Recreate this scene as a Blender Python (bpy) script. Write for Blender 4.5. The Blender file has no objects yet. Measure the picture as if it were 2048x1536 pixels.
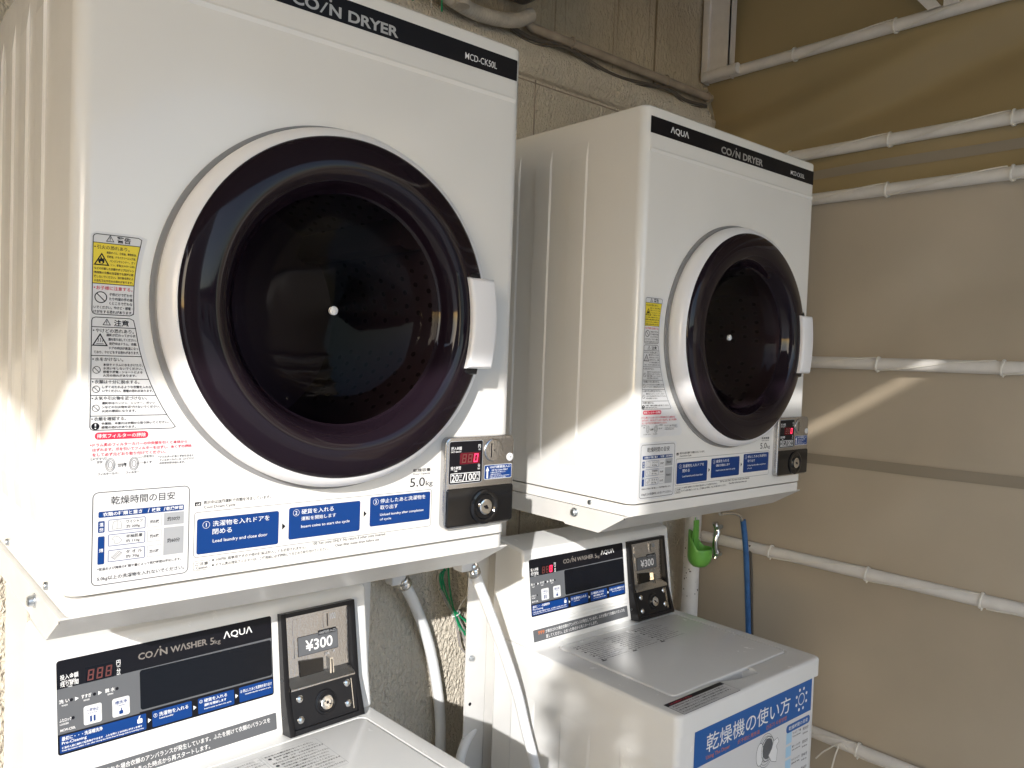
import bpy, bmesh, math, random
from mathutils import Vector, Matrix
random.seed(7)
SC = bpy.context.scene
COL = SC.collection
Z0 = 1.21                                   # height of the dryers' base above the floor

# ---------------------------------------------------------------- camera
def cam_axes(yaw, pitch, roll):
    f = Vector((math.cos(pitch)*math.sin(yaw), math.cos(pitch)*math.cos(yaw), math.sin(pitch)))
    r = Vector((math.cos(yaw), -math.sin(yaw), 0)); u = r.cross(f)
    return math.cos(roll)*r+math.sin(roll)*u, -math.sin(roll)*r+math.cos(roll)*u, f
cd = bpy.data.cameras.new('camera'); cam = bpy.data.objects.new('camera', cd); COL.objects.link(cam)
CR, CU, CF = cam_axes(.713383315, -.034692941, .0362084635)
CP = Vector((-.208136615, -.990714575, .291358257+Z0))
cam.matrix_world = Matrix(((CR.x, CU.x, -CF.x, CP.x), (CR.y, CU.y, -CF.y, CP.y), (CR.z, CU.z, -CF.z, CP.z), (0, 0, 0, 1)))
cd.sensor_width = 36; cd.lens = 1596.27625/2048*36; cd.clip_start = .02; cd.clip_end = 500
SC.camera = cam

# ---------------------------------------------------------------- sky, sun, exposure
SUN = Vector((1.06, 1.0, -.57)).normalized()
w = bpy.data.worlds.new('World'); SC.world = w; w.use_nodes = True
nt = w.node_tree; bg = nt.nodes['Background']; sky = nt.nodes.new('ShaderNodeTexSky')
sky.sky_type = 'NISHITA'; sky.sun_disc = False
sky.sun_elevation = math.asin(-SUN.z); sky.sun_rotation = math.atan2(-SUN.x, -SUN.y)
nt.links.new(sky.outputs[0], bg.inputs[0]); bg.inputs[1].default_value = .15
ld = bpy.data.lights.new('sun', 'SUN'); lo = bpy.data.objects.new('sun', ld); COL.objects.link(lo)
ld.energy = 2.0; ld.angle = math.radians(.55); ld.color = (1, .975, .94)
lo.rotation_euler = SUN.to_track_quat('-Z', 'Y').to_euler(); lo.location = (-4, -4, 5)
SC.view_settings.view_transform = 'Standard'; SC.view_settings.look = 'None'
SC.view_settings.exposure = 1.45; SC.view_settings.gamma = 1
SC.cycles.max_bounces = 10; SC.cycles.diffuse_bounces = 6; SC.cycles.use_denoising = True
SC.cycles.sample_clamp_indirect = 6; SC.cycles.caustics_reflective = False; SC.cycles.caustics_refractive = False

# ---------------------------------------------------------------- materials
MATS = {}
def mat(name, col, rough=.5, metal=0, coat=0, emit=0, var=0, vscale=8, bump=0, bscale=60, bdetail=3, spec=.5, trans=0, rvar=0, rscale=6):
    if name in MATS: return MATS[name]
    m = bpy.data.materials.new(name); m.use_nodes = True; t = m.node_tree; b = t.nodes['Principled BSDF']
    b.inputs['Base Color'].default_value = (*col, 1); b.inputs['Roughness'].default_value = rough
    b.inputs['Metallic'].default_value = metal; b.inputs['Coat Weight'].default_value = coat
    b.inputs['Coat Roughness'].default_value = .08; b.inputs['Specular IOR Level'].default_value = spec
    if emit: b.inputs['Emission Color'].default_value = (*col, 1); b.inputs['Emission Strength'].default_value = emit
    tc = t.nodes.new('ShaderNodeTexCoord')
    if var:
        n = t.nodes.new('ShaderNodeTexNoise'); n.inputs['Scale'].default_value = vscale; n.inputs['Detail'].default_value = 5
        r = t.nodes.new('ShaderNodeMapRange'); r.inputs[1].default_value = .3; r.inputs[2].default_value = .7
        r.inputs[3].default_value = 1-var; r.inputs[4].default_value = 1+var*.4
        mx = t.nodes.new('ShaderNodeVectorMath'); mx.operation = 'SCALE'; mx.inputs[0].default_value = col
        t.links.new(tc.outputs['Object'], n.inputs[0]); t.links.new(n.outputs[0], r.inputs[0])
        t.links.new(r.outputs[0], mx.inputs['Scale']); t.links.new(mx.outputs[0], b.inputs['Base Color'])
    if rvar:
        n3 = t.nodes.new('ShaderNodeTexNoise'); n3.inputs['Scale'].default_value = rscale; n3.inputs['Detail'].default_value = 6; n3.inputs['Roughness'].default_value = .7
        r3 = t.nodes.new('ShaderNodeMapRange'); r3.inputs[1].default_value = .42; r3.inputs[2].default_value = .72; r3.inputs[3].default_value = rough; r3.inputs[4].default_value = rough+rvar
        t.links.new(tc.outputs['Object'], n3.inputs[0]); t.links.new(n3.outputs[0], r3.inputs[0]); t.links.new(r3.outputs[0], b.inputs['Roughness'])
    if bump:
        n2 = t.nodes.new('ShaderNodeTexNoise'); n2.inputs['Scale'].default_value = bscale; n2.inputs['Detail'].default_value = bdetail
        bp = t.nodes.new('ShaderNodeBump'); bp.inputs['Strength'].default_value = 1; bp.inputs['Distance'].default_value = bump
        t.links.new(tc.outputs['Object'], n2.inputs[0]); t.links.new(n2.outputs[0], bp.inputs['Height']); t.links.new(bp.outputs[0], b.inputs['Normal'])
        if coat: t.links.new(bp.outputs[0], b.inputs['Coat Normal'])
    if trans:
        tr = t.nodes.new('ShaderNodeBsdfTranslucent'); tr.inputs[0].default_value = (*[c*.9 for c in col], 1)
        mxs = t.nodes.new('ShaderNodeMixShader'); mxs.inputs[0].default_value = trans
        out = t.nodes['Material Output']
        t.links.new(b.outputs[0], mxs.inputs[1]); t.links.new(tr.outputs[0], mxs.inputs[2]); t.links.new(mxs.outputs[0], out.inputs[0])
    MATS[name] = m; return m

PAINT = mat('white enamel paint', (.775, .76, .73), .20, coat=.3, bump=.0035, bscale=2.2, bdetail=0, var=.02, vscale=7, rvar=.06, rscale=9)
PAINT2 = mat('white enamel paint washer', (.775, .775, .765), .22, coat=.25, var=.02, vscale=10, rvar=.07, rscale=12)
SHEET = mat('white sheet steel', (.66, .65, .63), .32, coat=.1, var=.07, vscale=14, rvar=.15)
WPLAST = mat('white plastic', (.80, .79, .80), .28)
LABELW = mat('label white', (.67, .67, .675), .4)
BLACK = mat('print black', (.007, .007, .010), .3, spec=.18)
INK = mat('ink dark grey', (.022, .022, .026), .5, spec=.25)
GREYP = mat('print grey', (.115, .12, .13), .35, spec=.25)
LGREY = mat('print light grey', (.36, .37, .385), .45)
SILVER = mat('print silver', (.45, .44, .43), .35, metal=.4)
TAUPE = mat('print taupe', (.19, .17, .155), .4)
BLUE = mat('print blue', (.003, .040, .19), .35, spec=.25)
BLUE2 = mat('poster blue', (.020, .11, .36), .45, spec=.3)
PALEB = mat('pale blue', (.38, .60, .78), .5)
YELLOW = mat('print yellow', (.78, .62, .03), .45)
RED = mat('print red', (.62, .02, .06), .45)
ORANGE = mat('print orange', (.55, .16, .05), .5)
WHITE = mat('print white', (.80, .80, .80), .45)
GLOSSB = mat('gloss black plastic', (.007, .007, .008), .10, spec=.4)
SATINB = mat('satin black plastic', (.010, .010, .012), .3, spec=.3)
DARKP = mat('dark window', (.005, .006, .009), .2, spec=.2)
PURPLE = mat('smoked door plastic', (.011, .0065, .0105), .04, spec=.24, rvar=.08, rscale=5)
CHROME = mat('chrome', (.72, .71, .69), .14, metal=1)
STEELB = mat('brushed steel', (.52, .52, .53), .17, metal=1, bump=.0004, bscale=300)
ZINC = mat('zinc bolt', (.62, .66, .70), .3, metal=1)
LEDBG = mat('led red window', (.11, .001, .010), .25)
LEDON = mat('led lit', (1.0, .03, .10), .4, emit=.8)
LEDOFF = mat('led unlit', (.13, .035, .03), .3)
GREYRIM = mat('grey rubber gasket', (.24, .24, .245), .5)
RUBBERB = mat('blue rubber', (.03, .12, .32), .5, var=.3, vscale=40)
HOSEW = mat('white vinyl hose', (.78, .79, .80), .3)
GREENW = mat('green wire', (.005, .25, .10), .35)
GREYW = mat('grey wire', (.28, .26, .25), .5)
GREENC = mat('green plastic', (.14, .40, .065), .35)
PIPEW = mat('white painted pipe', (.74, .71, .67), .4, var=.08, vscale=25)
SPECK = mat('rust speck', (.08, .06, .045), .7)
ROPE = mat('white cord', (.72, .69, .63), .7)
DRUMM = mat('drum steel', (.34, .31, .32), .4, metal=.35)
HOLE = mat('drum hole', (.10, .09, .09), .9)
DARKG = mat('dark grey metal', (.10, .098, .095), .45, var=.2, vscale=20)
TAPE = mat('taped pipe', (.50, .46, .40), .6, var=.2, vscale=30)
CONDUIT = mat('beige conduit', (.36, .30, .235), .6, var=.3, vscale=18)
CABLE = mat('dusty cable', (.10, .085, .07), .7)
FOOT = mat('black foot rubber', (.02, .02, .02), .7)

def window_mat():
    m = bpy.data.materials.new('tinted door window'); m.use_nodes = True; t = m.node_tree; t.nodes.remove(t.nodes['Principled BSDF'])
    tr = t.nodes.new('ShaderNodeBsdfTransparent'); tr.inputs[0].default_value = (.30, .25, .285, 1)
    gl = t.nodes.new('ShaderNodeBsdfGlossy'); gl.inputs['Roughness'].default_value = .03
    fr = t.nodes.new('ShaderNodeFresnel'); fr.inputs[0].default_value = 1.17
    mx = t.nodes.new('ShaderNodeMixShader')
    t.links.new(fr.outputs[0], mx.inputs[0]); t.links.new(tr.outputs[0], mx.inputs[1]); t.links.new(gl.outputs[0], mx.inputs[2])
    t.links.new(mx.outputs[0], t.nodes['Material Output'].inputs[0]); return m
WINDOW = window_mat()

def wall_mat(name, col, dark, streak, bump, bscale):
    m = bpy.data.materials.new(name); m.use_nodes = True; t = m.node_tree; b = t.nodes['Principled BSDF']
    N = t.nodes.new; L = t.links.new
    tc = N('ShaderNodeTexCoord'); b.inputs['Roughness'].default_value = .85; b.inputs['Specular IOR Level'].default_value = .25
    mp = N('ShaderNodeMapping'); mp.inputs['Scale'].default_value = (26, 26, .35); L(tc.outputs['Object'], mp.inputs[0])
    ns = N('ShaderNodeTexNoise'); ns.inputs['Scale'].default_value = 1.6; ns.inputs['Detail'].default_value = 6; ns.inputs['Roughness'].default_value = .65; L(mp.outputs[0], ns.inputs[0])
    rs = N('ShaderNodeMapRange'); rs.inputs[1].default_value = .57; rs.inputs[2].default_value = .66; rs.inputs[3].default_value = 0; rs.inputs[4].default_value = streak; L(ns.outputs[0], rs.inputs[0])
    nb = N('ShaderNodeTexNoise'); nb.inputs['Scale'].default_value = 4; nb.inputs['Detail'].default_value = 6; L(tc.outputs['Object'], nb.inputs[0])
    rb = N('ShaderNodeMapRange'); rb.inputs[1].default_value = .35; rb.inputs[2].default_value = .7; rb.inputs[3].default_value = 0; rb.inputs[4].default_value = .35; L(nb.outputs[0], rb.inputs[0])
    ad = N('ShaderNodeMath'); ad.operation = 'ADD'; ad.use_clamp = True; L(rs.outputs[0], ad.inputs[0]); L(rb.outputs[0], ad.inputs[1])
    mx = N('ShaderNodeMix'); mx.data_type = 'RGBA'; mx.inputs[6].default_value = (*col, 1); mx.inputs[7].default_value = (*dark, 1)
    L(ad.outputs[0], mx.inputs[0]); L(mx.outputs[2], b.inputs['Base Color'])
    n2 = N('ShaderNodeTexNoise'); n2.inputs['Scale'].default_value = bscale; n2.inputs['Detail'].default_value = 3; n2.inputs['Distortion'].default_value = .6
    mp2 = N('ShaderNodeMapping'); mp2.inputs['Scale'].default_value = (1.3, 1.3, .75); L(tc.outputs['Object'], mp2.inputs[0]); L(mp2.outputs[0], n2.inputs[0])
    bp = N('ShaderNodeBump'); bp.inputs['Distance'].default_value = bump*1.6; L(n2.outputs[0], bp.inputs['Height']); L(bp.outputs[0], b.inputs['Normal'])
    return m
STUCCO = wall_mat('lower stucco', (.70, .64, .54), (.52, .46, .375), .35, .010, 105)
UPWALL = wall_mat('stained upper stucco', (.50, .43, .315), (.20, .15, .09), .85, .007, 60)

def tarp_mat(name, col, trans, rough=.36):
    m = mat(name, col, rough, var=.12, vscale=2.5, bump=.0045, bscale=4.5, bdetail=3, trans=trans, spec=.7); return m
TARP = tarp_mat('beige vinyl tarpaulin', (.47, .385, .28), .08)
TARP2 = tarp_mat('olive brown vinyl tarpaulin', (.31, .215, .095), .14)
ROOFT = tarp_mat('roof tarpaulin', (.26, .235, .20), .03)
HEM = mat('tarpaulin hem', (.29, .245, .185), .5)
CONC = mat('pale paving ground', (.60, .59, .565), .85, var=.15, vscale=1.5, bump=.004, bscale=40)
BWALL = mat('street facade', (.62, .59, .54), .85, var=.15, vscale=.6)
BROOF = mat('dark roof tiles', (.06, .065, .075), .7)
BGLASS = mat('facade window', (.04, .06, .08), .1)

# ---------------------------------------------------------------- mesh helpers
class MB:
    def __init__(s): s.v = []; s.f = []; s.m = []
    def add(s, vs, fs, mi=0):
        o = len(s.v); s.v += [tuple(v) for v in vs]
        for f in fs: s.f.append([i+o for i in f]); s.m.append(mi)
    def box(s, x0, x1, y0, y1, z0, z1, bev=0, seg=2, mi=0, edges=None):
        bm = bmesh.new(); bmesh.ops.create_cube(bm, size=1)
        for v in bm.verts:
            v.co = Vector(((x0+x1)/2+v.co.x*(x1-x0), (y0+y1)/2+v.co.y*(y1-y0), (z0+z1)/2+v.co.z*(z1-z0)))
        if bev:
            es = [e for e in bm.edges if edges is None or edges(e)]
            bmesh.ops.bevel(bm, geom=es, offset=bev, segments=seg, profile=.5, affect='EDGES')
        s.bm(bm, mi)
    def bm(s, bm, mi=0):
        bm.verts.index_update(); s.add([v.co.copy() for v in bm.verts], [[v.index for v in f.verts] for f in bm.faces], mi); bm.free()
    def prism(s, pts, fn, a, b, mi=0, bev=0, seg=2):
        """pts 2D loop; fn(p,t)->3D; caps at t=a and t=b"""
        n = len(pts); bm = bmesh.new()
        A = [bm.verts.new(fn(p, a)) for p in pts]; B = [bm.verts.new(fn(p, b)) for p in pts]
        fa = bm.faces.new(A); fb = bm.faces.new(B[::-1])
        for i in range(n): bm.faces.new((A[i], B[i], B[(i+1) % n], A[(i+1) % n]))
        bmesh.ops.recalc_face_normals(bm, faces=bm.faces[:])
        if bev: bmesh.ops.bevel(bm, geom=list(fb.edges)+[], offset=bev, segments=seg, profile=.5, affect='EDGES')
        s.bm(bm, mi)
    def lathe(s, prof, c, n=96, mi=0, axis='y', close=False):
        """prof list of (r, h) along axis"""
        vs = []; fs = []
        for r, h in prof:
            for k in range(n):
                a = 2*math.pi*k/n
                if axis == 'y': vs.append((c[0]+r*math.cos(a), c[1]+h, c[2]+r*math.sin(a)))
                elif axis == 'z': vs.append((c[0]+r*math.cos(a), c[1]+r*math.sin(a), c[2]+h))
                else: vs.append((c[0]+h, c[1]+r*math.cos(a), c[2]+r*math.sin(a)))
        for i in range(len(prof)-1):
            for k in range(n):
                k2 = (k+1) % n; fs.append((i*n+k, i*n+k2, (i+1)*n+k2, (i+1)*n+k))
        if close: fs.append(list(range(n))); fs.append([(len(prof)-1)*n+k for k in range(n)][::-1])
        s.add(vs, fs, mi)
    def tube(s, pts, r, n=12, mi=0, cap=True, smooth=0):
        pts = [Vector(p) for p in pts]
        if smooth: pts = spline(pts, smooth)
        rs = r if isinstance(r, (list, tuple)) else [r]*len(pts)
        if len(rs) != len(pts): rs = [rs[min(len(rs)-1, int(i*len(rs)/len(pts)))] for i in range(len(pts))]
        up = Vector((0, 0, 1)); vs = []; fs = []; prev = None
        for i, p in enumerate(pts):
            t = (pts[min(i+1, len(pts)-1)]-pts[max(i-1, 0)]).normalized()
            if prev is None:
                a = t.cross(up if abs(t.z) < .9 else Vector((1, 0, 0))).normalized()
            else:
                a = (prev-t*prev.dot(t)).normalized()
            prev = a; b = t.cross(a)
            for k in range(n):
                q = 2*math.pi*k/n; vs.append(p+(a*math.cos(q)+b*math.sin(q))*rs[i])
        for i in range(len(pts)-1):
            for k in range(n):
                k2 = (k+1) % n; fs.append((i*n+k, i*n+k2, (i+1)*n+k2, (i+1)*n+k))
        if cap: fs.append(list(range(n))[::-1]); fs.append([(len(pts)-1)*n+k for k in range(n)])
        s.add(vs, fs, mi)
    def build(s, name, mats, parent=None, smooth=True, angle=38):
        me = bpy.data.meshes.new(name); me.from_pydata(s.v, [], s.f); 
        for m in (mats if isinstance(mats, (list, tuple)) else [mats]): me.materials.append(m)
        me.polygons.foreach_set('material_index', s.m); me.update()
        o = bpy.data.objects.new(name, me); COL.objects.link(o)
        if parent: o.parent = parent
        if smooth:
            bm = bmesh.new(); bm.from_mesh(me)
            for f in bm.faces: f.smooth = True
            for e in bm.edges:
                if len(e.link_faces) == 2 and e.calc_face_angle(0) > math.radians(angle): e.smooth = False
            bm.to_mesh(me); bm.free()
        return o

def spline(P, k):
    out = []
    for i in range(len(P)-1):
        p0 = P[max(i-1, 0)]; p1 = P[i]; p2 = P[i+1]; p3 = P[min(i+2, len(P)-1)]
        for j in range(k):
            t = j/k; out.append(.5*((2*p1)+(p2-p0)*t+(2*p0-5*p1+4*p2-p3)*t*t+(3*p1-p0-3*p2+p3)*t**3))
    out.append(P[-1]); return out

def cut(o, cutters):
    for q in [o]+cutters:
        b_ = bmesh.new(); b_.from_mesh(q.data); bmesh.ops.remove_doubles(b_, verts=b_.verts[:], dist=1e-6); bmesh.ops.recalc_face_normals(b_, faces=b_.faces[:]); b_.to_mesh(q.data); b_.free()
    for i, c in enumerate(cutters):
        c.parent = o.parent
        md = o.modifiers.new('cut%d' % i, 'BOOLEAN'); md.operation = 'DIFFERENCE'; md.object = c; md.solver = 'EXACT'
    bpy.context.view_layer.update()
    me = bpy.data.meshes.new_from_object(o.evaluated_get(bpy.context.evaluated_depsgraph_get()))
    o.modifiers.clear(); o.data = me
    for c in cutters: bpy.data.objects.remove(c)
    bm = bmesh.new(); bm.from_mesh(me)
    for f in bm.faces: f.smooth = True
    for e in bm.edges: e.smooth = not (len(e.link_faces) == 2 and e.calc_face_angle(0) > math.radians(38))
    bm.to_mesh(me); bm.free()

def join_into(o, mb):
    bm = bmesh.new(); bm.from_mesh(o.data); vs = [bm.verts.new(v) for v in mb.v]
    for f in mb.f: bm.faces.new([vs[i] for i in f])
    bm.to_mesh(o.data); bm.free()

def tag(o, label=None, cat=None, group=None, kind=None):
    if label: o['label'] = label
    if cat: o['category'] = cat
    if group: o['group'] = group
    if kind: o['kind'] = kind
    return o
def empty(name, loc, rz=0, **k):
    o = bpy.data.objects.new(name, None); COL.objects.link(o); o.location = loc; o.rotation_euler = (0, 0, rz); o.empty_display_size = .05; o['kind'] = 'thing'
    return tag(o, **k)
def copy_tree(o, parent=None):
    kids = list(o.children); c = o.copy(); COL.objects.link(c); c.parent = parent
    for ch in kids: copy_tree(ch, c)
    return c
def unproj(axis, val, u, v):
    d = CF+CR*((u-1024)/1596.27625)-CU*((v-768)/1596.27625)
    i = 'xyz'.index(axis); val2 = val+Z0 if axis == 'z' else val
    return CP+d*((val2-CP[i])/d[i])

# ---------------------------------------------------------------- printing (text and flat marks on a surface)
_tc = bpy.data.curves.new('type', 'FONT'); _to = bpy.data.objects.new('type', _tc); COL.objects.link(_to)
_tcache = {}
def glyphs(body, bold, res):
    k = (body, bold, res)
    if k not in _tcache:
        _tc.body = body; _tc.offset = bold; _tc.resolution_u = res
        bpy.context.view_layer.update()
        ev = _to.evaluated_get(bpy.context.evaluated_depsgraph_get()); me = ev.to_mesh()
        vs = [(v.co.x, v.co.y) for v in me.vertices]; fs = [list(p.vertices) for p in me.polygons]; ev.to_mesh_clear()
        x0 = min(v[0] for v in vs); x1 = max(v[0] for v in vs); y0 = min(v[1] for v in vs); y1 = max(v[1] for v in vs)
        _tcache[k] = (vs, fs, x0, x1, y0, y1)
    return _tcache[k]

class Print:
    def __init__(s, fn): s.fn = fn; s.mb = MB(); s.mats = []
    def mi(s, m):
        if m not in s.mats: s.mats.append(m)
        return s.mats.index(m)
    def face(s, pts, m, lay):
        a = sum(pts[i][0]*pts[(i+1) % len(pts)][1]-pts[(i+1) % len(pts)][0]*pts[i][1] for i in range(len(pts)))
        if a < 0: pts = pts[::-1]
        s.mb.add([s.fn(p[0], p[1], .0002+lay*.0002) for p in pts], [list(range(len(pts)))], s.mi(m))
    def rect(s, u0, v0, u1, v1, m, lay=0): s.face([(u0, v0), (u1, v0), (u1, v1), (u0, v1)], m, lay)
    @staticmethod
    def rloop(u0, v0, u1, v1, r, k=5):
        out = []
        for cx, cy, a0 in ((u1-r, v0+r, -90), (u1-r, v1-r, 0), (u0+r, v1-r, 90), (u0+r, v0+r, 180)):
            for i in range(k+1):
                a = math.radians(a0+90*i/k); out.append((cx+r*math.cos(a), cy+r*math.sin(a)))
        return out
    def rrect(s, u0, v0, u1, v1, r, m, lay=0): s.face(s.rloop(u0, v0, u1, v1, r), m, lay)
    def strip(s, A, B, m, lay):
        n = len(A); mi = s.mi(m); h = .0002+lay*.0002
        s.mb.add([s.fn(p[0], p[1], h) for p in A]+[s.fn(p[0], p[1], h) for p in B], [(i, (i+1) % n, n+(i+1) % n, n+i) for i in range(n)], mi)
    def frame(s, u0, v0, u1, v1, r, t, m, lay=0):
        t *= 1.7
        s.strip(s.rloop(u0, v0, u1, v1, r), s.rloop(u0+t, v0+t, u1-t, v1-t, max(r-t, .0001)), m, lay)
    def loop(s, pts, t, m, lay=0):
        n = len(pts); A = []; B = []
        ar = sum(pts[i][0]*pts[(i+1) % n][1]-pts[(i+1) % n][0]*pts[i][1] for i in range(n))
        if ar < 0: pts = pts[::-1]
        for i in range(n):
            p0 = Vector(pts[i-1]); p = Vector(pts[i]); p1 = Vector(pts[(i+1) % n])
            d = ((p-p0).normalized()+(p1-p).normalized()).normalized(); nn = Vector((-d.y, d.x))
            c = max(.4, d.dot((p1-p).normalized())); A.append(tuple(p)); B.append(tuple(p+nn*(t/c)))
        s.strip(A, B, m, lay)
    def circ(s, u, v, r, m, lay=0, n=24, ry=None):
        s.face([(u+r*math.cos(2*math.pi*i/n), v+(ry or r)*math.sin(2*math.pi*i/n)) for i in range(n)], m, lay)
    def ring(s, u, v, r, t, m, lay=0, n=28, ry=None):
        ry = ry or r
        s.strip([(u+r*math.cos(2*math.pi*i/n), v+ry*math.sin(2*math.pi*i/n)) for i in range(n)],
                [(u+(r-t)*math.cos(2*math.pi*i/n), v+(ry-t)*math.sin(2*math.pi*i/n)) for i in range(n)], m, lay)
    def line(s, a, b, t, m, lay=0):
        d = (Vector(b)-Vector(a)).normalized()*t/2; n = Vector((-d.y, d.x))
        s.face([tuple(Vector(a)+n), tuple(Vector(a)-n), tuple(Vector(b)-n), tuple(Vector(b)+n)], m, lay)
    def text(s, body, u, v, w=None, h=None, m=INK, lay=1, bold=.007, al='L', shear=0, res=2):
        """glyph box placed with its lower left corner (or lower centre / right) at u,v"""
        if bold == .007 and (h or 1) < .0065: bold = .017
        vs, fs, x0, x1, y0, y1 = glyphs(body, bold, res)
        sy = h/(y1-y0) if h else w/(x1-x0); sx = w/(x1-x0) if w else sy
        W = (x1-x0)*sx; u = u-(W/2 if al == 'C' else W if al == 'R' else 0); hh = .0002+lay*.0002
        P = []
        for x, y in vs:
            yy = (y-y0)*sy; P.append(s.fn(u+(x-x0)*sx+yy*shear, v+yy, hh))
        s.mb.add(P, fs, s.mi(m))
    def seg(s, d, u, v, w, h, m, lay=1, sh=.12):
        t = h*.13; on = {'0': 'abcdef', '8': 'abcdefg', '1': 'bc', '9': 'abcdfg', 'd': 'bcdeg', ' ': ''}[d]
        def bar(x0, y0, x1, y1): s.face([(u+x0+y0*sh, v+y0), (u+x1+y0*sh, v+y0), (u+x1+y1*sh, v+y1), (u+x0+y1*sh, v+y1)], m, lay)
        g = t*.15; B = {'a': (g, h-t, w-g, h), 'd': (g, 0, w-g, t), 'g': (g, h/2-t/2, w-g, h/2+t/2), 'f': (0, h/2+g, t, h-g), 'b': (w-t, h/2+g, w, h-g), 'e': (0, g, t, h/2-g), 'c': (w-t, g, w, h/2-g)}
        for c in on: bar(*B[c])
    def no_entry(s, u, v, r, m=INK, lay=1):
        s.ring(u, v, r, r*.16, m, lay); s.line((u-r*.66, v+r*.66), (u+r*.66, v-r*.66), r*.16, m, lay)
    def warn(s, u, v, w, m=INK, lay=1, mark=True):
        h = w*.87; s.loop([(u-w/2, v), (u+w/2, v), (u, v+h)], w*.075, m, lay)
        if mark: s.rect(u-w*.04, v+h*.33, u+w*.04, v+h*.66, m, lay); s.rect(u-w*.04, v+h*.16, u+w*.04, v+h*.26, m, lay)
    def build(s, name, parent): return s.mb.build(name, s.mats, parent, smooth=False)

# ================================================================ SETTING
g = MB(); g.add([(-80, -80, 0), (80, -80, 0), (80, 80, 0), (-80, 80, 0)], [(0, 1, 2, 3)])
tag(g.build('ground', CONC, smooth=False), kind='structure')

WY = .62
wall = empty('stucco_wall', (0, WY, 0), label='weathered beige stucco wall with streaked stains behind the machines', cat='wall')
m = MB(); m.box(-4, 2.2, 0, .2, 0, Z0+1.10); m.build('lower_wall', STUCCO, wall, smooth=False)
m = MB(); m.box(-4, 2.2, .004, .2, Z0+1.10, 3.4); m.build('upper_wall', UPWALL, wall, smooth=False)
m = MB()
prof = [(0, 1.03), (-.012, 1.034), (-.022, 1.05), (-.030, 1.075), (-.028, 1.10), (-.012, 1.122), (0, 1.13)]
m.prism(prof, lambda q, t: (t, q[0], q[1]+Z0), -4, 1.975); m.build('ledge', STUCCO, wall)
m = MB(); m.box(1.2275, 1.231, -.0015, .0, .02, Z0+1.03); m.box(-4, 1.975, -.0015, 0, Z0+1.020, Z0+1.0235); m.build('panel_joint', CONDUIT, wall, smooth=False)

# ================================================================ DRYER
def DF(u, v, h): return (u, -h, v)           # the dryer's front plane
def edge_z(e): return abs(e.verts[0].co.z-e.verts[1].co.z) > .1 

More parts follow.
